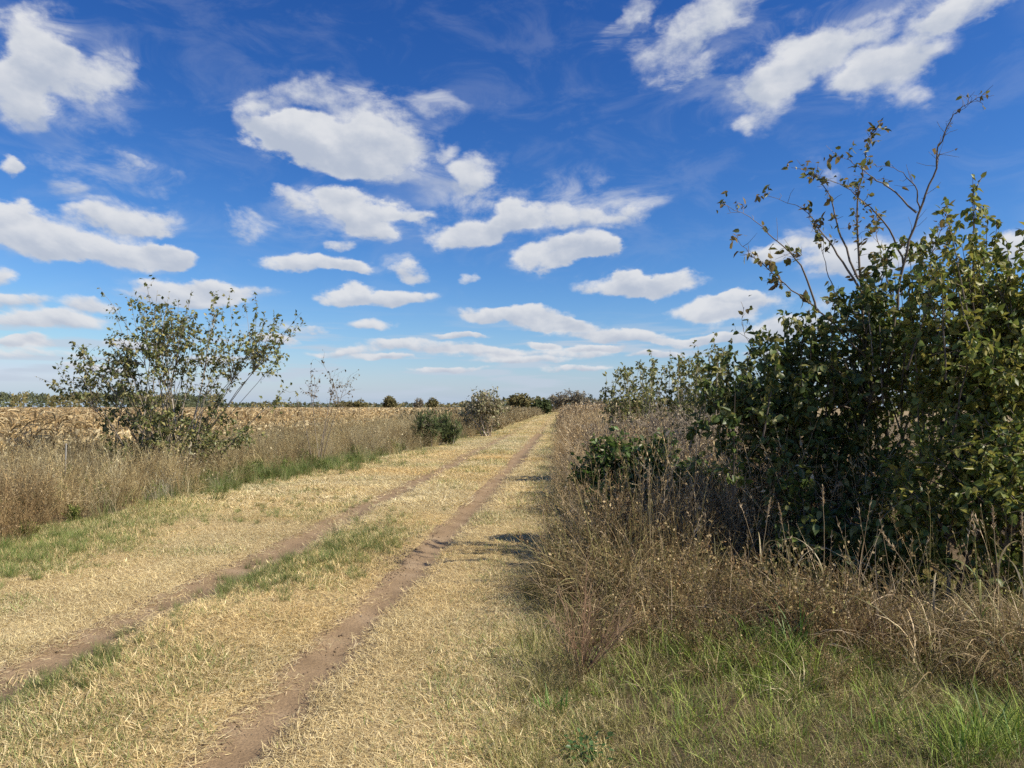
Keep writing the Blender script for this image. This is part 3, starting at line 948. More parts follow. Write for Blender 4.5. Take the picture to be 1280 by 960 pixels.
def shrub(name, label, cat, base, targets, rng, group=None, prim=9, r0=.022, leaf=.085, kind=LEAF6, cols=None, twigs=7, tw_len=(.12, .38),
          per=6, leaf_from=.35, bark=BARK, droop=.6, lift=.35, extra=None, single=0, mat=None, bare_top=0, stem_n=7, base_r=.18, thin=1.0, shoots=(), shoot_len=(.8, 1.4)):
    base = np.asarray(base, float)
    root = thing(name, label, cat, base, group)
    targets = np.asarray(targets, float)
    n = len(targets)
    pi = rng.permutation(n)[:min(prim, n)]
    lines, rads = [], []
    prims = []
    for i in pi:
        b = base + np.array([rng.normal(0, base_r), rng.normal(0, base_r), -.05])
        P = curve(b, targets[i], rng, 9, lift=lift)
        prims.append(P)
        lines.append(P); rads.append(r0 * rng.uniform(.7, 1.2) * np.linspace(1, .16, 9))
    A = np.stack(prims)
    secs = [P[-5:] for P in prims]
    for i in range(n):
        if i in pi:
            continue
        tg = targets[i]
        # leave a main stem somewhere below the target
        d = np.linalg.norm(A[:, 1:6] - tg, axis=-1) + 1.2 * np.maximum(A[:, 1:6, 2] - tg[2] + .1, 0) + rng.uniform(0, .5, A[:, 1:6].shape[:2])
        j, k = np.unravel_index(np.argmin(d), d.shape)
        P = curve(A[j, k + 1], tg, rng, 9, lift=lift * .8)
        lines.append(P)
        rads.append(r0 * .5 * rng.uniform(.6, 1.1) * np.linspace(1, .2, 9))
        secs.append(P)
    nsec = len(secs)
    for tip in shoots:
        tip = np.asarray(tip, float)
        P = curve(tip + np.array([rng.normal(0, .14), rng.normal(0, .14), -rng.uniform(*shoot_len)]), tip, rng, 9, lift=.05, wig=.025)
        lines.append(P); rads.append(r0 * .38 * np.linspace(1, .2, 9)); secs.append(P)
    g = Geo()
    Lc = shades(rng, len(lines), bark, .15)
    V, Q = tubes(np.stack(lines), np.maximum(np.stack(rads), .0018), 5)
    g.add(V, Q, C=np.repeat(Lc, 45, 0))
    # twigs
    TP, TI = [], []
    for si_, P in enumerate(secs):
        sh = si_ >= nsec
        m = max(1, int((twigs + 8 * sh) * rng.uniform(.7, 1.3)))
        tt = rng.uniform(.05 if sh else leaf_from, 1.0, m) * (len(P) - 1)
        k = np.minimum(tt.astype(int), len(P) - 2)
        f = (tt - k)[:, None]
        o = P[k] * (1 - f) + P[k + 1] * f
        d = unit(unit(P[k + 1] - P[k]) * .7 + rng.normal(0, .6, (m, 3)) + np.array([0, 0, .25]))
        l = rng.uniform(*tw_len, m)[:, None] * (.5 if sh else 1.0)
        TP.append(np.stack([o, o + d * l * .35 + rng.normal(0, .05, (m, 3)) * l, o + d * l * .7 + rng.normal(0, .06, (m, 3)) * l, o + d * l + np.array([0, 0, -.12 * droop]) * l], 1))
    TP.append(np.stack([np.stack([P[-3], P[-2], (P[-2] + P[-1]) / 2, P[-1]]) for P in secs]))
    TP = np.concatenate(TP)
    m = len(TP)
    V, Q = tubes(TP, np.array([[.0032, .0026, .002, .0012]]) * np.ones((m, 1)) * max(1, leaf / .09), 3)
    g.add(V, Q, C=np.repeat(shades(rng, m, bark, .15), 12, 0))
    link('trunk', g.mesh('trunk', M_BARK, base, smooth=True), root)
    # leaves
    q = m * per
    ti = np.repeat(np.arange(m), per)
    u = rng.uniform(.15, 1.02, q) * 3
    k = np.clip(u.astype(int), 0, 2)
    f = (u - k)[:, None]
    pos = TP[ti, k] * (1 - f) + TP[ti, k + 1] * f + rng.normal(0, leaf * .12, (q, 3))
    keep = rng.random(q) < thin
    if bare_top:
        zz = (pos[:, 2] - targets[:, 2].min()) / max(np.ptp(targets[:, 2]), .1)
        keep &= rng.random(q) > bare_top * np.clip(zz, 0, 1)
    pos, ti, k = pos[keep], ti[keep], k[keep]
    q = len(pos)
    ax = unit(unit(TP[ti, k + 1] - TP[ti, k]) * .4 + rng.normal(0, .6, (q, 3)) + np.array([0, 0, -droop]))
    nr = unit(rng.normal(0, .6, (q, 3)) + np.array([0, 0, .6]))
    sz = leaf * rng.uniform(.5, 1.3, q)
    cols = cols or [(.07, .105, .025), (.09, .12, .03), (.055, .085, .022), (.13, .145, .035), (.19, .17, .05)]
    lc = shades(rng, q, cols, .16)
    big = np.zeros(q, bool)
    if single:
        f = -math.sin(YAW) * pos[:, 0] + math.cos(YAW) * pos[:, 1]
        s = math.cos(YAW) * pos[:, 0] + math.sin(YAW) * pos[:, 1]
        score = sz / np.maximum(f, .5) * (np.abs(s / np.maximum(f, .1)) < .66)
        big[np.argsort(-score)[:single]] = True
        bank = []
        for c in range(16):
            tv, tq, tt_ = BROAD[c % 4]
            gg = Geo().add(tv, tq, tt_, C=shades(rng, 1, [cols[(c // 4 + c) % len(cols)]], .12)[0])
            bank.append(gg.mesh('leaf', mat or M_LEAF))
        F = leaf_frames(ax[big], nr[big])
        import mathutils
        for p_, f_, s_, c_ in zip(pos[big] - base, F, sz[big], rng.integers(0, 16, int(big.sum()))):
            o = bpy.data.objects.new('leaf', bank[c_])
            COL.objects.link(o)
            o.parent = root
            mm = mathutils.Matrix(f_.tolist()).to_4x4() @ mathutils.Matrix.Scale(float(s_), 4)
            mm.translation = p_.tolist()
            o.matrix_local = mm
    rest = ~big
    if rest.any():
        g = Geo()
        ks = BROAD if kind is LEAF6 else (kind,)
        wh = rng.integers(0, len(ks), q)
        for ki, kd in enumerate(ks):
            sel = rest & (wh == ki)
            V, Q, T = leaves_geo(pos[sel], ax[sel], nr[sel], sz[sel], kd)
            # each leaf blade is a little unevenly coloured, browner at its tip
            cc = np.repeat(lc[sel][:, None, :], len(kd[0]), 1)
            cc[:, 2] = cc[:, 2] * rng.uniform(.7, 1.25, (len(cc), 1))
            g.add(V, Q, T, C=cc.reshape(-1, 3))
        link('crown', g.mesh('crown', mat or M_LEAF, base), root, kind='stuff')
    return root


def blob_targets(rng, blobs, n):
    """points spread through ellipsoids (centre, radii, share), nearer the shell than the core"""
    sh = np.array([b[2] for b in blobs], float); sh /= sh.sum()
    out = []
    for (c, r, _), s in zip(blobs, sh):
        m = max(1, int(round(n * s)))
        d = unit(rng.normal(0, 1, (m, 3)))
        rr = rng.random((m, 1)) ** .45
        p = np.asarray(c) + d * rr * np.asarray(r)
        out.append(p)
    p = np.concatenate(out)
    p[:, 2] = np.maximum(p[:, 2], .15)
    return p


rng = np.random.default_rng(21)

# the lone shrub of the left margin
D = 18.0
def L(px, py, dd=0):
    return at(px, py, D + dd)
bl = [(L(150, 450), (1.45, 1.2, 1.0), 1.2), (L(235, 425), (1.9, 1.4, 1.2), 1.7), (L(310, 425), (1.05, .9, .85), .6), (L(190, 520), (1.9, 1.3, .7), 1.5), (L(110, 470), (1.0, .9, .6), .4), (L(200, 395), (1.3, 1.0, .55), .6), (L(255, 540), (1.5, 1.0, .45), .7), (L(205, 560, -.5), (1.7, .8, .35), 1.2)]
tips = [(122, 358), (182, 357), (285, 362), (376, 390), (382, 402), (70, 455), (42, 470), (362, 410), (140, 380), (238, 362), (350, 470), (330, 392), (160, 372), (210, 365), (305, 375), (265, 370), (195, 362), (345, 395), (95, 430), (85, 448), (355, 440), (365, 480), (345, 500), (170, 375), (222, 372), (320, 380), (60, 480)]
tg = np.concatenate([blob_targets(rng, bl, 250), [L(px, py, rng.normal(0, .4)) for px, py in tips]])
base_left = at(212, 592, D); base_left[2] = 0
shrub('shrub', 'lone wide green shrub with many thin pale stems in the weeds left of the track', 'shrub', base_left, tg, rng, prim=85, r0=.017, leaf=.098, kind=LEAF2,
      cols=[(.16, .185, .06), (.20, .22, .07), (.13, .155, .05), (.28, .27, .09), (.36, .32, .12)], twigs=7, tw_len=(.12, .42), per=5, lift=.12, base_r=.35, leaf_from=.25,
      bark=[(.36, .30, .24), (.26, .22, .17), (.45, .39, .31), (.18, .15, .11)])

# thin bare sapling to its right
base = at(405, 590, 21.5); base[2] = 0
tg = [at(px, py, 21.5 + rng.normal(0, .5)) for px, py in ((388, 462), (395, 480), (412, 470), (425, 478), (438, 468), (402, 452), (380, 490), (434, 492), (415, 490), (396, 505), (372, 502), (425, 505), (385, 476), (418, 482))]
shrub('bare_sapling', 'nearly leafless thin sapling standing right of the lone wide shrub', 'sapling', base, tg, rng, prim=6, r0=.014, leaf=.075, kind=LEAF2,
      cols=[(.16, .11, .06), (.12, .09, .05), (.2, .15, .07)], twigs=9, tw_len=(.15, .5), per=2, thin=.8, bark=[(.26, .21, .16), (.32, .27, .2)])

# two dark conifer seedlings beside the track
ever = [(.12, .16, .06), (.14, .18, .07), (.09, .125, .05), (.18, .20, .09)]
for (px, top, w, d, lab) in ((531, 514, .36, 31, 'upright dark green juniper bush in the brown weeds, the taller and left one of two'), (560, 520, .42, 32.5, 'low spreading dark green juniper bush beside the straw coloured verge, right one of two')):
    base = at(px, 560, d); base[2] = 0
    h = at(px, top, d)[2] * .82
    b = [((base[0], base[1], h * .34), (w * 1.25, w, h * .36), 1), ((base[0] - .12, base[1], h * .66), (w * .6, w * .6, h * .36), .6), ((base[0] + .3, base[1] + .1, h * .5), (w * .5, w * .6, h * .34), .5)]
    shrub('juniper_bush', lab, 'bush', base, np.concatenate([blob_targets(rng, b, 44), np.array([[base[0] + rng.normal(0, .3), base[1] + rng.normal(0, .3), h * rng.uniform(.7, 1.12)] for _ in range(9)])]), rng, group='dark juniper bushes left of the track', prim=6, r0=.02, leaf=.19, kind=NEEDLE, cols=ever, twigs=6, tw_len=(.12, .42), per=7, droop=-.5, mat=M_FARLEAF)

# shrub of thin stems half way down the left side
base = at(608, 545, 42); base[2] = 0
b = [(at(608, 505, 42), (1.3, 1.2, .75), 1), (at(600, 520, 42), (1.5, 1.2, .8), .6)]
shrub('shrub', 'grey green thin-stemmed shrub growing from the left weeds far along the track', 'shrub', base, np.concatenate([blob_targets(rng, b, 100), [at(588, 484, 42), at(600, 486, 42), at(618, 487, 42)]]), rng, prim=12, r0=.03, leaf=.15, kind=LEAF2,
      cols=[(.28, .27, .14), (.33, .30, .17), (.23, .235, .11), (.4, .34, .22)], twigs=9, tw_len=(.2, .5), per=3, bark=[(.45, .39, .31), (.38, .32, .26)], mat=M_FARLEAF)

# distant trees
far_cols = {'olive': [(.18, .17, .075), (.22, .19, .08), (.14, .14, .06), (.26, .21, .09)], 'green': [(.11, .14, .055), (.14, .17, .065), (.09, .115, .045)],
            'grey': [(.30, .26, .19), (.36, .31, .23), (.24, .21, .15), (.26, .245, .16)], 'dark': [(.11, .125, .065), (.135, .145, .075), (.09, .105, .055)]}
for (nm, px, top, w, d, c, lab, th) in (
        ('tree', 650, 491, 15, 150, 'olive', 'rounded olive tree at the far end of the track, left of the darker one', 1),
        ('tree', 676, 496, 14, 165, 'green', 'small dark green tree between the rounded olive one and the large grey one', 1),
        ('tree', 712, 485, 30, 190, 'grey', 'large spreading grey brown tree where the track ends', .8),
        ('tree', 741, 496, 16, 170, 'grey', 'low brownish tree on the right behind the shrubs, beside the large spreading one', .8),
        ('tree', 487, 495, 8, 240, 'olive', 'small dense olive tree on the horizon beyond the maize', 1),
        ('tree', 523, 497, 6, 240, 'grey', 'thin bare tree on the horizon beyond the maize', .5),
        ('tree', 541, 497, 7, 245, 'olive', 'small green tree on the horizon just right of a thin bare one', .8),
        ('thicket', 440, 498, 28, 230, 'olive', 'low rounded olive thicket on the horizon behind the bare sapling', 1),
        ('thicket', 590, 503, 16, 210, 'dark', 'low dark thicket on the horizon beyond the thin-stemmed shrub', 1)):
    s = d / FPX
    base = at(px, 517, d); base[2] = 0
    H = at(px, top, d)[2]
    hw = w * s
    b = [((base[0], base[1], H * .58), (hw, hw * .8, H * .42), 1), ((base[0] + hw * .4, base[1], H * .5), (hw * .6, hw * .6, H * .36), .5), ((base[0] - hw * .5, base[1], H * .45), (hw * .55, hw * .6, H * .36), .5)]
    shrub(nm, lab, nm if nm == 'tree' else 'shrub', base, blob_targets(rng, b, 110), rng, prim=9, r0=.02 * H, leaf=.1 * H if c != 'grey' else .065 * H, kind=LEAF2, cols=far_cols[c], twigs=7, tw_len=(.07 * H, .2 * H), per=7, thin=th, mat=M_FARLEAF, bark=[(.15, .125, .1)], base_r=.03 * H)


def far_woods():
    r = np.random.default_rng(33)
    g = Geo()
    for (d0, d1, a0, a1, hmin, hmax, n, sz) in ((520, 640, -46, -24, 8, 11.5, 12000, 1.6), (420, 520, -30, -4, 3.0, 5.0, 7000, 1.2), (330, 420, -6, 40, 3, 7, 4500, 1.8)):
        az = np.radians(r.uniform(a0, a1, n))
        d = r.uniform(d0, d1, n)
        hp = hmin + (hmax - hmin) * np.clip(fnoise(az * 300, az * 0, 3.5, 95) * 1.5 - .25, 0, 1)
        z = hp * r.random(n) ** .6
        pos = np.stack([np.sin(az) * d, np.cos(az) * d, z], -1)
        V, Q, T = leaves_geo(pos, r.normal(0, 1, (n, 3)), r.normal(0, 1, (n, 3)), sz * r.uniform(.6, 1.5, n), LEAF2)
        pick = fnoise(az * 300, az * 0, 5, 96)
        c = np.where(pick[:, None] > .5, shades(r, n, far_cols['dark']), shades(r, n, far_cols['olive']))
        g.add(V, Q, T, C=np.repeat(c, 4, 0))
    link('far_woods', g.mesh('far_woods', M_FARLEAF), kind='stuff', label='distant line of dark woods along the horizon', category='woods')


far_woods()

# ---- right-hand side: second row of shrubs behind
olive = [(.19, .21, .065), (.24, .25, .08), (.15, .17, .05), (.31, .29, .1)]
for (px, top, d, hw, n, lab, extra) in (
        (790, 452, 16.5, .75, 70, 'pale green shrub of upright shoots beside the right verge, farthest of the row', ((782, 458), (800, 452), (816, 446), (772, 466), (765, 478), (815, 438))),
        (850, 446, 14.5, .7, 70, 'green shrub of upright shoots growing in the middle of the row behind grey brush', ((838, 440), (852, 446), (862, 455), (830, 460))),
        (905, 430, 11.5, .6, 70, 'light green shrub of slender shoots next to the dense dark shrub', ((893, 420), (905, 436), (918, 445), (880, 450), (930, 455)))):
    base = at(px, 600, d); base[2] = 0
    H = at(px, top, d)[2]
    b = [((base[0], base[1], H * .66), (hw, hw, H * .27), 1), ((base[0] + .1, base[1] + .3, H * .5), (hw * 1.2, hw, H * .33), 1)]
    shrub('shrub', lab, 'shrub', base, blob_targets(rng, b, n), rng, prim=12, r0=.02, leaf=.08, kind=LEAF2, cols=olive, shoots=[at(qx, qy + rng.normal(0, 4), d + rng.normal(0, .3)) for qx, qy in extra] + [at(px + float(np.clip(rng.normal(0, 24), -32, 32)), top + abs(rng.normal(6, 14)), d + rng.normal(0, .4)) for _ in range(14)],
          twigs=7, tw_len=(.1, .34), per=4, lift=.15, bark=[(.36, .30, .23), (.28, .23, .17)], group='leafy shrubs along the right verge')

# grey leafless brush
for (px, d, H, hw, lab) in ((835, 12.6, 1.75, .85, 'leafless grey brush in front of the middle green shrub'), (885, 10.6, 1.6, .7, 'leafless grey brush close to the dense dark shrub'), (775, 14, 1.5, .8, 'leafless brown brush beside the right verge behind the bright green bush')):
    base = at(px, 620, d); base[2] = 0
    b = [((base[0], base[1], H * .6), (hw, hw, H * .4), 1)]
    shrub('dead_brush', lab, 'brush', base, blob_targets(rng, b, 110), rng, prim=20, r0=.012, leaf=.03, kind=LEAF2, cols=GREYB, twigs=9, tw_len=(.15, .4), per=3, base_r=.3, bark=[(.3, .25, .19), (.24, .19, .14), (.36, .3, .23)], mat=M_FARLEAF)

# bright green low bush
base = at(805, 640, 9.0); base[2] = 0
b = [(at(765, 590, 9.2), (.45, .5, .40), 1), (at(815, 585, 9.0), (.5, .5, .42), 1.2), (at(868, 606, 8.8), (.5, .5, .34), .9), (at(805, 622, 8.6), (.75, .45, .3), 1.0)]
shrub('green_bush', 'low bright green bush with narrow leaves behind the dry grass heap', 'bush', base, blob_targets(rng, b, 170), rng, prim=18, r0=.010, leaf=.075, kind=LEAF2, cols=[(.09, .155, .03), (.12, .19, .04), (.07, .12, .025), (.16, .21, .06), (.22, .2, .09)], twigs=7, tw_len=(.1, .28), per=8, droop=.3, base_r=.35)

# dense dark shrub
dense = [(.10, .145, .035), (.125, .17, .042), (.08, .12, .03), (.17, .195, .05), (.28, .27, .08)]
D = 7.7
bl = [(at(960, 505, 7.6), (.55, .6, .5), 1), (at(1040, 520, 7.7), (.75, .8, .8), 1.4), (at(1100, 480, 7.9), (.7, .8, .75), 1.1), (at(1020, 610, 7.3), (.8, .7, .45), 1.1), (at(1120, 620, 7.2), (.8, .7, .5), 1.1), (at(910, 520, 7.7), (.3, .35, .35), .5), (at(990, 430, 7.8), (.35, .4, .3), .4), (at(1090, 400, 8.0), (.4, .5, .4), .4), (at(1010, 690, 6.7), (.7, .4, .3), .7), (at(1110, 700, 6.5), (.7, .4, .32), .7)]
base_d = at(1060, 715, 7.6); base_d[2] = 0
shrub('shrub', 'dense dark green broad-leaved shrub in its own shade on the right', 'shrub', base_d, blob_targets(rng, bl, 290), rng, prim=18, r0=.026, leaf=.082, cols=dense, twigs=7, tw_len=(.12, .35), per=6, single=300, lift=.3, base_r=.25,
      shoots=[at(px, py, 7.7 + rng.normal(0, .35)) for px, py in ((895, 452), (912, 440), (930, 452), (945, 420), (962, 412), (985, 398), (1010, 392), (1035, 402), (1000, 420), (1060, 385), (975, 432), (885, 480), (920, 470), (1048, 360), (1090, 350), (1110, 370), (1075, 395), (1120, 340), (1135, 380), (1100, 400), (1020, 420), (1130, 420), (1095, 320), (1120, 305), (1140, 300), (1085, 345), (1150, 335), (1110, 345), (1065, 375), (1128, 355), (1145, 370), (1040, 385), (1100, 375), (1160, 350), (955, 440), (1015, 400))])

# yellowing shrub at the right edge
yel = [(.17, .215, .045), (.23, .26, .055), (.29, .28, .06), (.13, .18, .04), (.38, .34, .08)]
bl = [(at(1200, 500, 6.4), (.5, .6, .65), 1.0), (at(1270, 480, 6.2), (.5, .6, .7), 1.1), (at(1190, 610, 6.2), (.5, .5, .45), .9), (at(1280, 610, 5.9), (.5, .5, .5), .9), (at(1205, 410, 6.9), (.55, .5, .5), .9), (at(1285, 390, 6.6), (.45, .5, .55), .9), (at(1245, 335, 6.8), (.4, .4, .35), .5), (at(1225, 690, 6.1), (.6, .5, .3), .6)]
tops = [(1221, 214), (1222, 232), (1187, 261), (1251, 278), (1279, 312), (1234, 300), (1205, 300), (1290, 300), (1265, 330), (1165, 330), (1150, 360), (1178, 330), (1240, 340), (1215, 330), (1195, 350), (1260, 360), (1285, 350), (1140, 390), (1300, 340), (1230, 370), (1170, 380), (1250, 310), (1210, 360), (1275, 380), (1145, 420), (1160, 400), (1180, 395), (1200, 400), (1225, 400), (1245, 390), (1265, 400), (1290, 400), (1150, 300), (1170, 290), (1200, 280), (1240, 270), (1262, 300), (1288, 280), (1135, 345), (1300, 310), (1192, 320), (1220, 300), (1248, 355)]
base_y = at(1245, 740, 6.3); base_y[2] = 0
shrub('shrub', 'yellowing green shrub with tall leafy shoots at the right edge', 'shrub', base_y, blob_targets(rng, bl, 310), rng, prim=18, r0=.024, leaf=.072, cols=yel, twigs=7, tw_len=(.1, .3), per=6, single=300, lift=.25, base_r=.25,
      shoots=[at(px, py, 6.8 + rng.normal(0, .3)) for px, py in tops])


# next shrub of the row, just beyond the right edge: it shades the verge
base = np.array([7.5, 4.3, 0.0])
b = [((7.5, 4.3, 1.7), (1.2, 1.1, 1.1), 1), ((7.4, 4.5, .8), (1.2, 1.1, .6), .7), ((7.7, 4.3, 2.6), (.8, .8, .6), .4)]
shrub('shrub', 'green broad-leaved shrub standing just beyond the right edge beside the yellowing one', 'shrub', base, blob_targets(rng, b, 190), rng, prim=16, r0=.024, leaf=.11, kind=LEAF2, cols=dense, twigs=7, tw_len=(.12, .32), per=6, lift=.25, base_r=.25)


# tall half-bare tree that arches out of the dark shrub
def arching_tree():
    import mathutils
    r = np.random.default_rng(44)
    base = at(1098, 705, 8.0); base[2] = 0
    root = thing('young_tree', 'tall half-bare young tree whose long thin branches arch out above the dark shrub', 'tree', base)
    B = [([(1098, 705), (1106, 600), (1110, 474), (1120, 400), (1132, 329), (1153, 261), (1174, 210), (1179, 180), (1196, 145), (1217, 124), (1236, 116)], .022, -.5, .5),
         ([(1098, 690), (1085, 560), (1081, 427), (1078, 346), (1074, 269), (1081, 218), (1093, 171), (1103, 155)], .022, .2, 1.1),
         ([(1104, 620), (1090, 480), (1068, 431), (1021, 385), (982, 355), (944, 321), (921, 295)], .017, -.7, 1.0),
         ([(1021, 385), (1004, 333), (972, 299), (944, 273), (906, 254)], .012, -.5, .8),
         ([(1078, 363), (1051, 320), (1025, 282), (1004, 258), (957, 241)], .013, .3, .8),
         ([(1074, 346), (1051, 286), (1042, 248), (1021, 214), (993, 206)], .012, .5, .8),
         ([(1132, 329), (1110, 278), (1081, 248), (1051, 227), (1012, 216)], .011, -.3, 1.0),
         ([(1149, 265), (1119, 235), (1093, 218), (1064, 197), (1046, 188)], .010, .1, 1.0),
         ([(1153, 261), (1147, 231), (1128, 210), (1098, 204)], .009, -.2, .5),
         ([(1110, 474), (1140, 400), (1160, 345), (1178, 290), (1187, 262)], .013, .3, 1.2),
         ([(1120, 400), (1112, 350), (1100, 300), (1098, 270)], .012, .4, 1.3),
         ([(1081, 427), (1060, 400), (1040, 350), (1030, 310), (1028, 285)], .010, .2, 1.0),
         ([(1120, 560), (1160, 470), (1180, 420), (1200, 370)], .015, -.3, 1.3),
         ([(982, 470), (950, 445), (932, 420), (929, 385)], .006, .0, .2)]
    pos, axs = [], []
    k_at = lambda q, dd: at(q[0], q[1], 7.75 + dd)
    for bi, (pts, r0, off, leafy) in enumerate(B):
        m = len(pts)
        P = np.array([k_at(q, off * (i / (m - 1)) + (.25 if i == 0 and bi < 3 else 0)) for i, q in enumerate(pts)])
        if bi < 3:
            P[0] = base + np.array([r.normal(0, .05), r.normal(0, .05), -.05])
        # resample smoothly
        t = np.linspace(0, m - 1, m * 4)
        i0 = np.minimum(t.astype(int), m - 2); f = (t - i0)[:, None]
        pm = P[np.maximum(i0 - 1, 0)]; p0 = P[i0]; p1 = P[i0 + 1]; p2 = P[np.minimum(i0 + 2, m - 1)]
        S = .5 * ((2 * p0) + (p1 - pm) * f + (2 * pm - 5 * p0 + 4 * p1 - p2) * f ** 2 + (3 * p0 - pm - 3 * p1 + p2) * f ** 3)
        S += r.normal(0, .006, S.shape)
        g = Geo()
        V, Q = tubes(S[None], np.maximum(r0 * np.linspace(1, .12, len(S)) ** 1.25, .0022)[None], 6)
        bc = shades(r, 1, [(.22, .185, .15), (.17, .14, .11)], .1)[0]
        g.add(V, Q, C=bc)
        L_ = np.linalg.norm(np.diff(S, axis=0), axis=1).sum()
        n = int(L_ * 12)
        tt = r.uniform(.3, .98, n) * (len(S) - 1)
        kk = np.minimum(tt.astype(int), len(S) - 2); ff = (tt - kk)[:, None]
        o = S[kk] * (1 - ff) + S[kk + 1] * ff
        d = unit(unit(S[kk + 1] - S[kk]) * .6 + r.normal(0, .6, (n, 3)) + np.array([0, 0, .3]))
        l = (r.uniform(.05, .3, n) * (1.1 - tt / len(S) * .6))[:, None]
        TW = np.stack([o, o + d * l * .5 + r.normal(0, .01, (n, 3)), o + d * l + r.normal(0, .015, (n, 3))], 1)
        V, Q = tubes(TW, np.array([[.0028, .0022, .0014]]) * np.ones((n, 1)), 3)
        g.add(V, Q, C=bc * 1.05)
        link('branch', g.mesh('branch', M_BARK, base, smooth=True), root)
        q = r.random(n) < .62 * leafy
        for rep in range(4 if leafy > .6 else 1):
            u = r.uniform(.3, 1, (int(q.sum()), 1))
            pos.append(TW[q][:, 0] * (1 - u) + TW[q][:, 2] * u + r.normal(0, .015, (int(q.sum()), 3))); axs.append(d[q])
        # a few leaves cluster at the tip
        nt_ = 5
        pos.append(S[-1] + r.normal(0, .045, (nt_, 3))); axs.append(np.repeat(unit(S[-1:] - S[-3:-2]), nt_, 0))
    pos, axs = np.concatenate(pos), np.concatenate(axs)
    n = len(pos)
    ax = unit(axs * .5 + r.normal(0, .55, (n, 3)) + np.array([0, 0, -.45]))
    nr = unit(r.normal(0, .7, (n, 3)) + np.array([0, 0, .5]))
    sz = .074 * r.uniform(.55, 1.25, n)
    cl = [(.15, .165, .045), (.20, .19, .055), (.25, .2, .07), (.13, .15, .045), (.27, .2, .075), (.19, .135, .055)]
    bank = [Geo().add(*BROAD[k % 4], C=shades(r, 1, [c], .1)[0]).mesh('leaf', M_LEAF) for k, c in enumerate(cl * 2)]
    order = np.argsort(-pos[:, 2])
    F = leaf_frames(ax, nr)
    for i in order[:300]:
        o = bpy.data.objects.new('leaf', bank[r.integers(0, 12)])
        COL.objects.link(o); o.parent = root
        mm = mathutils.Matrix(F[i].tolist()).to_4x4() @ mathutils.Matrix.Scale(float(sz[i]), 4)
        mm.translation = (pos[i] - base).tolist()
        o.matrix_local = mm
    i = order[300:]
    if len(i):
        V, Q, T = leaves_geo(pos[i], ax[i], nr[i], sz[i], LEAF6)
        link('crown', Geo().add(V, Q, T, C=np.repeat(shades(r, len(i), cl), 7, 0)).mesh('crown', M_LEAF, base), root, kind='stuff')


arching_tree()

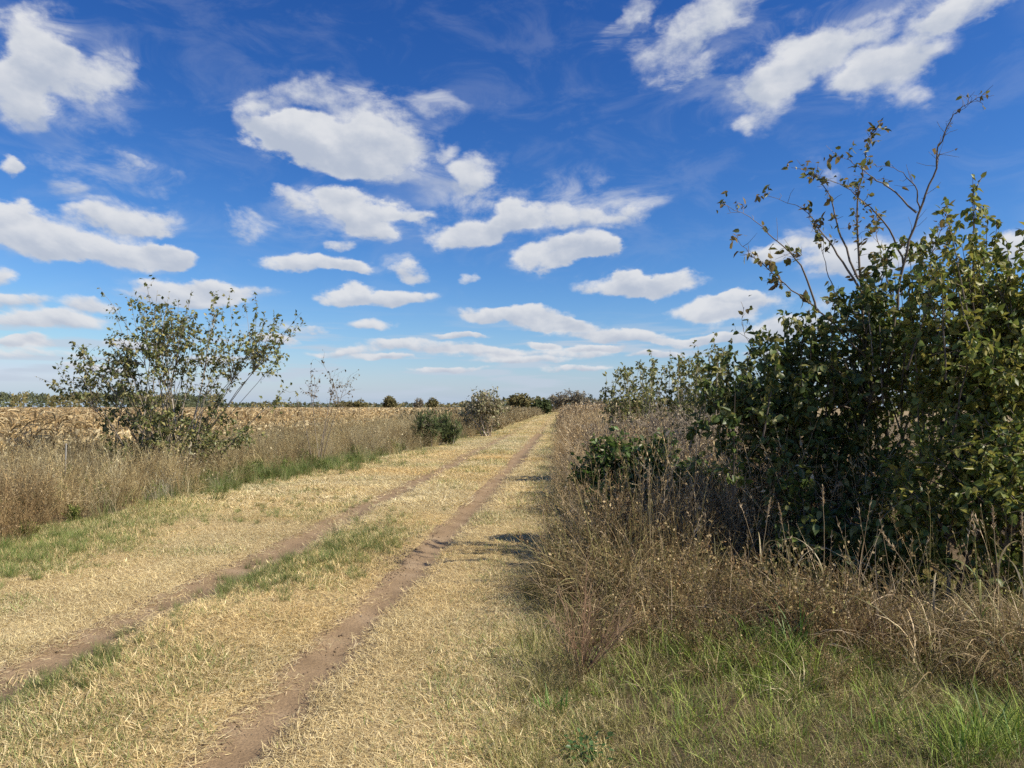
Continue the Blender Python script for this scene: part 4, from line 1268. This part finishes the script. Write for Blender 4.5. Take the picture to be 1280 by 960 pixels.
# ------------------------------------------------------------------ right foreground
def right_foreground():
    rng = np.random.default_rng(55)
    mixed = [(.42, .36, .145), (.32, .28, .10), (.60, .50, .25), (.24, .25, .06), (.33, .32, .10), (.2, .16, .08)]
    green = [(.17, .235, .04), (.235, .30, .052), (.13, .185, .034), (.31, .34, .085)]
    tan = [(.43, .35, .17), (.33, .27, .13), (.60, .50, .29), (.23, .18, .09), (.31, .30, .12), (.26, .21, .10)]
    rust = [(.27, .18, .085), (.35, .25, .125), (.20, .13, .065), (.44, .34, .18)]
    vs = [grass_clump(f'mixed_{i}', rng, 34, .07, .22, .0025, .005, mixed, .11, (.15, 1.3), (-.2, 1.3), 3) for i in range(4)]     # 0-3
    vs += [grass_clump(f'green_{i}', rng, 18, .10, .26, .0035, .007, green, .10, (.05, .7), (.2, 1.2), 4) for i in range(3)]     # 4-6
    vs += [grass_clump(f'rust_{i}', rng, 30, .25, .6, .0035, .006, rust, .10, (.0, .6), (.2, 1.3), 4) for i in range(2)]        # 7-8
    vs += [grass_clump(f'tan_{i}', rng, 40, .40, 1.05, .006, .015, tan, .17, (.1, 1.1), (.7, 2.8), 6, heads=1) for i in range(4)]  # 9-12
    vs += [weed(f'tanweed_{i}', rng, 10, .35, .8, tan + rust[:2], 8, 4, (.015, .04), .5) for i in range(3)]                     # 13-15
    vs += [grass_clump(f'pale_strands_{i}', rng, 16, .45, 1.0, .006, .012, [(.64, .54, .36), (.54, .44, .27), (.44, .35, .21)], .16, (.1, 1.0), (.6, 2.4), 6, heads=1) for i in range(2)]   # 16-17
    X, Y, S, V = [], [], [], []
    # short rough grass
    x, y = spots(rng, -.6, 5.5, 1.5, 7.5, 150)
    ok = in_view(x, y, .5) & (x > edge_r(y) - .25 + .4 * (fnoise(x, y, .5, 102) - .5))
    x, y = x[ok], y[ok]
    g = np.clip(fnoise(x, y, .9, 101) * 2.8 - 1.1, .04, .6) * np.clip((x - .05) / .9, .12, 1)
    g = g + .35 * np.exp(-(((x - 1.15) / .5) ** 2 + ((y - 4.6) / .5) ** 2)) + .3 * np.exp(-(((x - 2.4) / .5) ** 2 + ((y - 3.9) / .5) ** 2))
    v = np.where(rng.random(len(x)) < g, rng.integers(4, 7, len(x)), rng.integers(0, 4, len(x)))
    s = rng.uniform(.6, 1.25, len(x)) * np.clip(.55 + .16 * (y - 2.6), .5, 1.1) * (.75 + .5 * fnoise(x, y, .7, 103))
    X.append(x); Y.append(y); S.append(s); V.append(v)
    # short matted thatch under it
    x, y = spots(rng, -.6, 5.5, 1.5, 7.5, 150)
    ok = in_view(x, y, .5) & (x > edge_r(y) - .2)
    x, y = x[ok], y[ok]
    X.append(x); Y.append(y); S.append(rng.uniform(.3, .55, len(x))); V.append(rng.integers(0, 4, len(x)))
    # heap of collapsed dry grass
    n = 620
    x = rng.uniform(-.2, 2.0, n); y = rng.uniform(4.7, 9.0, n)
    ok = (x > edge_r(y) - .1 + .2 * np.abs(y - 6.4)) & (x < .55 + .42 * (y - 4.0)) & (y > 4.9 + .45 * np.clip(x - .1, 0, 3))
    x, y = x[ok], y[ok]; n = len(x)
    hump = np.clip(.50 + .55 * np.exp(-(((x - .65) / .7) ** 2 + ((y - 6.9) / 1.3) ** 2)), .4, 1.05)
    X.append(x); Y.append(y); S.append(hump * rng.uniform(.75, 1.1, n)); S[-1] = S[-1] * np.clip(1.12 - .30 * np.maximum(x - .5, 0), .5, 1.1)
    V.append(np.where(rng.random(n) < .12, rng.integers(16, 18, n), np.where(rng.random(n) < .8, rng.integers(9, 13, n), rng.integers(13, 16, n))))
    # tan and rusty stems at the foot of the shrubs
    n = 230
    x = rng.uniform(1.0, 5.0, n); y = rng.uniform(4.6, 6.3, n)
    ok = in_view(x, y, .5) & (np.abs(y - (5.55 - .05 * x)) < .55)
    x, y = x[ok], y[ok]; n = len(x)
    V.append(np.where((x < 2.6) & (rng.random(n) < .7), rng.integers(7, 9, n), np.where(rng.random(n) < .4, rng.integers(9, 13, n), np.where(rng.random(n) < .5, rng.integers(13, 16, n), rng.integers(4, 7, n)))))
    X.append(x); Y.append(y); S.append(rng.uniform(.28, .52, n))
    # rusty upright stems before the dark shrub, tall mixed strands at the right edge, odd weeds through the verge
    for n, (cx, cy), (sx, sy), (s0, s1), pick in ((95, at(1005, 770, 5.3)[:2], (.34, .2), (.6, .95), (7, 8, 7, 8, 13, 16)), (50, at(1130, 770, 5.3)[:2], (.45, .18), (.4, .65), (7, 8, 9, 12, 5)),
                                                (85, at(1255, 790, 4.9)[:2], (.38, .26), (.5, .95), (16, 17, 9, 10, 11, 12, 5, 6, 4)), (150, (1.6, 4.7), (1.1, .3), (.22, .42), (13, 9, 7, 10, 15, 4, 5)), (60, (2.0, 4.0), (1.2, .6), (.15, .34), (13, 14, 7, 9, 15)), (45, at(850, 780, 5.4)[:2], (.45, .25), (.35, .6), (9, 10, 13, 14, 16)), (90, at(985, 825, 4.75)[:2], (.35, .22), (.8, 1.4), (4, 5, 6)), (60, at(1240, 930, 3.7)[:2], (.3, .2), (.7, 1.2), (4, 5, 6))):
        X.append(cx + rng.normal(0, sx, n)); Y.append(cy + rng.normal(0, sy, n)); S.append(rng.uniform(s0, s1, n)); V.append(np.asarray(pick)[rng.integers(0, len(pick), n)])
    x, y, s, v = map(np.concatenate, (X, Y, S, V))
    ok = (x > edge_r(y) - .25) & (y > 1.4)
    x, y, s, v = x[ok], y[ok], s[ok], v[ok]
    n = len(x)
    t = np.clip(.50 + .45 * fnoise(x, y, 1.0, 104) + .4 * fnoise(x, y, .35, 105) + .14 * rng.standard_normal(n), .4, 1.4)[:, None] * np.where(((v > 6) & (y > 4.4))[:, None], [.90, .83, .80], [1.0, 1.0, 1.0]) * np.where(((v >= 4) & (v <= 6))[:, None], [1.12, 1.2, 1.0], [1.0, 1.0, 1.0])
    rot = np.stack([rng.normal(0, .15, n), rng.normal(0, .15, n), rng.uniform(0, 6.28, n)], -1)
    scatter('rough_grass', vs, np.stack([x, y, hgt(x, y)], -1), rot, s, t, v, 'rough green and tan grass with a heap of dry stems in the right foreground', 'grass')


right_foreground()


def seed_grass(label, base, tip, rng, nblade=3, col=(.46, .36, .22), green=False, head=.16, lean_pts=None):
    """one tall grass stem with its seed head and leaf blades"""
    base = np.array([base[0], base[1], float(hgt(base[0], base[1]))])
    root = thing('seed_grass', label, 'tall grass', base, 'tall seeding grasses at the foot of the right shrubs')
    P = curve(base + [0, 0, -.02], np.asarray(tip, float), rng, 12, lift=.12, wig=.02)
    c = np.array(col)
    V, Q = tubes(P[None], np.linspace(.0045, .0016, 12)[None], 5)
    link('stalk', Geo().add(V, Q, C=c * (np.array([.55, .8, .35]) if green else 1)).mesh('stalk', M_BLADE, base, smooth=True), root)
    n = 70
    u = rng.random(n)
    top = P[-1]; d = unit(P[-1] - P[-3])
    start = top - d * head
    pos = start + d * (u * head)[:, None]
    ax = unit(d + rng.normal(0, .33, (n, 3)))
    V, Q, T = leaves_geo(pos, ax, rng.normal(0, 1, (n, 3)), rng.uniform(.016, .042, n) * (1.2 - .6 * u), NEEDLE)
    link('seed_head', Geo().add(V, Q, T, C=np.repeat(shades(rng, n, [(.58, .45, .27), (.46, .33, .19), (.66, .53, .35)]), 4, 0)).mesh('seed_head', M_BLADE, base), root)
    for i in range(nblade):
        k = rng.integers(1, 7)
        gb, qb, _ = ribbons(P[k:k + 1], rng.uniform(0, 6.28, 1), rng.uniform(.2, .5, 1), rng.uniform(1.2, 2.3, 1), rng.uniform(.3, .55, 1), np.array([.014]), 7, rng.uniform(-.5, .5, 1), .08)
        bc = shades(rng, 1, [(.5, .42, .26), (.42, .35, .2)] if not green else [(.2, .26, .08), (.36, .36, .16)])[0]
        link('blade', Geo().add(gb, qb, C=bc).mesh('blade', M_BLADE, base), root)


r2 = np.random.default_rng(66)
for lab, b, tip, gr in (
        ('tall seeding grass with a drooping pale plume, leftmost before the dark shrub', at(940, 740, 5.9), at(962, 622, 5.9), False),
        ('tall seeding grass with a narrow reddish head, just right of the drooping plume', at(996, 745, 5.8), at(972, 630, 5.8), False),
        ('straight dry grass stalk standing alone in front of the dark shrub', at(1029, 760, 5.7), at(1027, 607, 5.7), False),
        ('thick pale green grass stem among bent blades near the right edge', at(1224, 770, 4.9), at(1214, 640, 5.0), True),
        ('reddish seeding grass right of the thick green stem', at(1247, 740, 5.0), at(1238, 632, 5.1), False),
        ('dry seed stalk at the right edge of the verge, in front of yellowing leaves', at(1278, 760, 4.9), at(1274, 640, 5.0), False),
        ('long leaning seed stalk pointing up left in front of the dark shrub', at(1196, 748, 5.0), at(1098, 662, 5.1), False),
        ('thin dry stalk rising out of the dry grass heap', at(812, 700, 6.6), at(811, 582, 6.7), False),
        ('short pale seed stalk beside the mown edge, left of the dry grass heap', at(682, 690, 7.4), at(679, 632, 7.4), False)):
    seed_grass(lab, b, tip, r2, 3 if not gr else 5, green=gr)


def green_tuft(label, base, rng, n, h, w=.013, cols=((.11, .2, .035), (.15, .25, .05), (.19, .27, .07))):
    base = np.array([base[0], base[1], float(hgt(base[0], base[1]))])
    root = thing('grass_tuft', label, 'grass tuft', base, 'broad-bladed green grass tufts in the right foreground')
    for i in range(n):
        a = rng.uniform(0, 6.28, 1)
        V, Q, _ = ribbons(base[None] + np.array([[rng.normal(0, .05), rng.normal(0, .05), -.01]]), a, rng.uniform(.02, .6, 1), rng.uniform(.3, 1.5, 1), rng.uniform(.55, 1.15, 1) * h, rng.uniform(.6, 1.2, 1) * w, 6, rng.uniform(-.4, .4, 1), .06)
        link('blade', Geo().add(V, Q, C=shades(rng, 1, cols)[0]).mesh('blade', M_BLADE, base), root)


for lab, (px, py), n, h in (
        ('largest bright green grass tuft below the rusty stems', (985, 822), 42, .42),
        ('bright green grass tuft left of the largest one', (950, 815), 30, .38),
        ('small green grass tuft at the foot of the reddish dead weed', (694, 882), 22, .16),
        ('short upright green tuft of few blades in the foreground grass', (1092, 905), 7, .16),
        ('slim green blade pair standing right of the short upright tuft', (1138, 905), 5, .17),
        ('green tuft in the lower right corner of the verge', (1235, 915), 26, .28),
        ('green tuft by the tall thick stem at the right edge', (1265, 850), 30, .36),
        ('green tuft with a long drooping blade, nearest on the right', (1190, 945), 12, .22)):
    d = CAM_H * FPX / (py - 509)
    green_tuft(lab, at(px, py, d), r2, n, h)


def dead_weed():
    r = np.random.default_rng(77)
    d = 4.6
    base = at(725, 846, d); base[2] = float(hgt(base[0], base[1]))
    root = thing('dead_weed', 'reddish brown dead weed with bare stems fanning up from one point in the verge', 'weed', base)
    for i in range(16):
        az = r.uniform(0, 6.28)
        le = r.uniform(.15, .95)
        L_ = r.uniform(.4, .72)
        dr = np.array([math.cos(az) * math.sin(le), math.sin(az) * math.sin(le) * .8, math.cos(le)])
        P = curve(base + [0, 0, -.01], base + dr * L_, r, 8, lift=-.1, wig=.03)
        g = Geo()
        c = shades(r, 1, [(.17, .11, .07), (.22, .14, .085), (.27, .18, .11)])[0]
        V, Q = tubes(P[None], np.linspace(.0042, .0014, 8)[None], 4)
        g.add(V, Q, C=c)
        n = 20
        k = r.integers(2, 7, n)
        dd = unit(unit(P[k + 1] - P[k]) + r.normal(0, .4, (n, 3)))
        l = r.uniform(.06, .2, (n, 1))
        V, Q = tubes(np.stack([P[k], P[k] + dd * l * .5, P[k] + dd * l + r.normal(0, .01, (n, 3))], 1), np.array([[.0016, .0013, .0009]]) * np.ones((n, 1)), 3)
        g.add(V, Q, C=c * 1.15)
        link('stem', g.mesh('stem', M_BARK, base, smooth=True), root)


dead_weed()


def fallen_branches():
    r = np.random.default_rng(88)
    for lab, a, b, rad in (('thick grey fallen branch lying in the shade left of the dark shrub', at(905, 655, 8.0), at(985, 645, 7.9), .035),
                           ('thinner curved fallen branch lying above the thick grey one', at(880, 625, 8.3), at(975, 640, 8.1), .02),
                           ('slender dead branch sloping under the thick grey one', at(870, 668, 7.8), at(945, 650, 7.9), .014)):
        P = curve(a, b, r, 10, lift=.1, wig=.05)
        o = P[0].copy()
        root = thing('fallen_branch', lab, 'branch', o, 'fallen branches in the shade beside the dark shrub')
        V, Q = tubes(P[None], rad * np.linspace(1, .5, 10)[None], 7)
        link('limb', Geo().add(V, Q, C=(.2, .17, .14)).mesh('limb', M_BARK, o, smooth=True), root)
        for i in range(3):
            k = r.integers(3, 9)
            q = P[k] + unit(P[k] - P[k - 1]) * .2 + r.normal(0, .12, 3) + [0, 0, .1]
            V, Q = tubes(curve(P[k], q, r, 6)[None], rad * np.linspace(.45, .15, 6)[None], 5)
            link('twig', Geo().add(V, Q, C=(.21, .18, .145)).mesh('twig', M_BARK, o, smooth=True), root)


fallen_branches()


def rosette():
    r = np.random.default_rng(99)
    base = at(733, 940, CAM_H * FPX / (940 - 509)); base[2] = float(hgt(base[0], base[1])) + .01
    root = thing('weed_rosette', 'small dark green leafy weed flat on the ground at the lower edge', 'weed', base)
    me = Geo().add(*LEAF6, C=(.07, .14, .035)).mesh('leaf', M_LEAF)
    me2 = Geo().add(*LEAF6, C=(.11, .19, .06)).mesh('leaf', M_LEAF)
    import mathutils
    for i in range(80):
        a = r.uniform(0, 6.28)
        e = r.uniform(0, .6)
        ax = np.array([[math.cos(a) * math.cos(e), math.sin(a) * math.cos(e), math.sin(e)]])
        F = leaf_frames(ax, r.normal(0, .3, (1, 3)) + [[0, 0, 1]])[0]
        o = bpy.data.objects.new('leaf', me if r.random() < .6 else me2)
        COL.objects.link(o); o.parent = root
        mm = mathutils.Matrix(F.tolist()).to_4x4() @ mathutils.Matrix.Scale(float(r.uniform(.018, .036)), 4)
        mm.translation = (ax[0] * r.uniform(0, .12) + [0, 0, r.uniform(.01, .05)]).tolist()
        o.matrix_local = mm


rosette()
print('script took', round(time.time() - T0, 1), 's')


def fence_post():
    base = at(83, 600, 15.5); base[2] = 0
    root = thing('fence_post', 'thin pale upright post standing in the weeds in front of the lone wide shrub', 'post', base)
    P = np.array([[base + [0, 0, -.1], base + [.004, 0, .3], base + [.01, .003, .85]]])
    V, Q = tubes(P, np.full((1, 3), .014), 8)
    g = Geo().add(V, Q, C=(.36, .34, .30))
    link('pole', g.mesh('pole', M_BARK, base), root)
    cap = Geo()
    V, Q = tubes(np.array([[base + [.01, .003, .845], base + [.0105, .003, .862], base + [.011, .003, .87]]]), np.array([[.017, .016, .003]]), 8)
    link('cap', cap.add(V, Q, C=(.3, .28, .26)).mesh('cap', M_BARK, base), root)


fence_post()
print('script took', round(time.time() - T0, 1), 's')
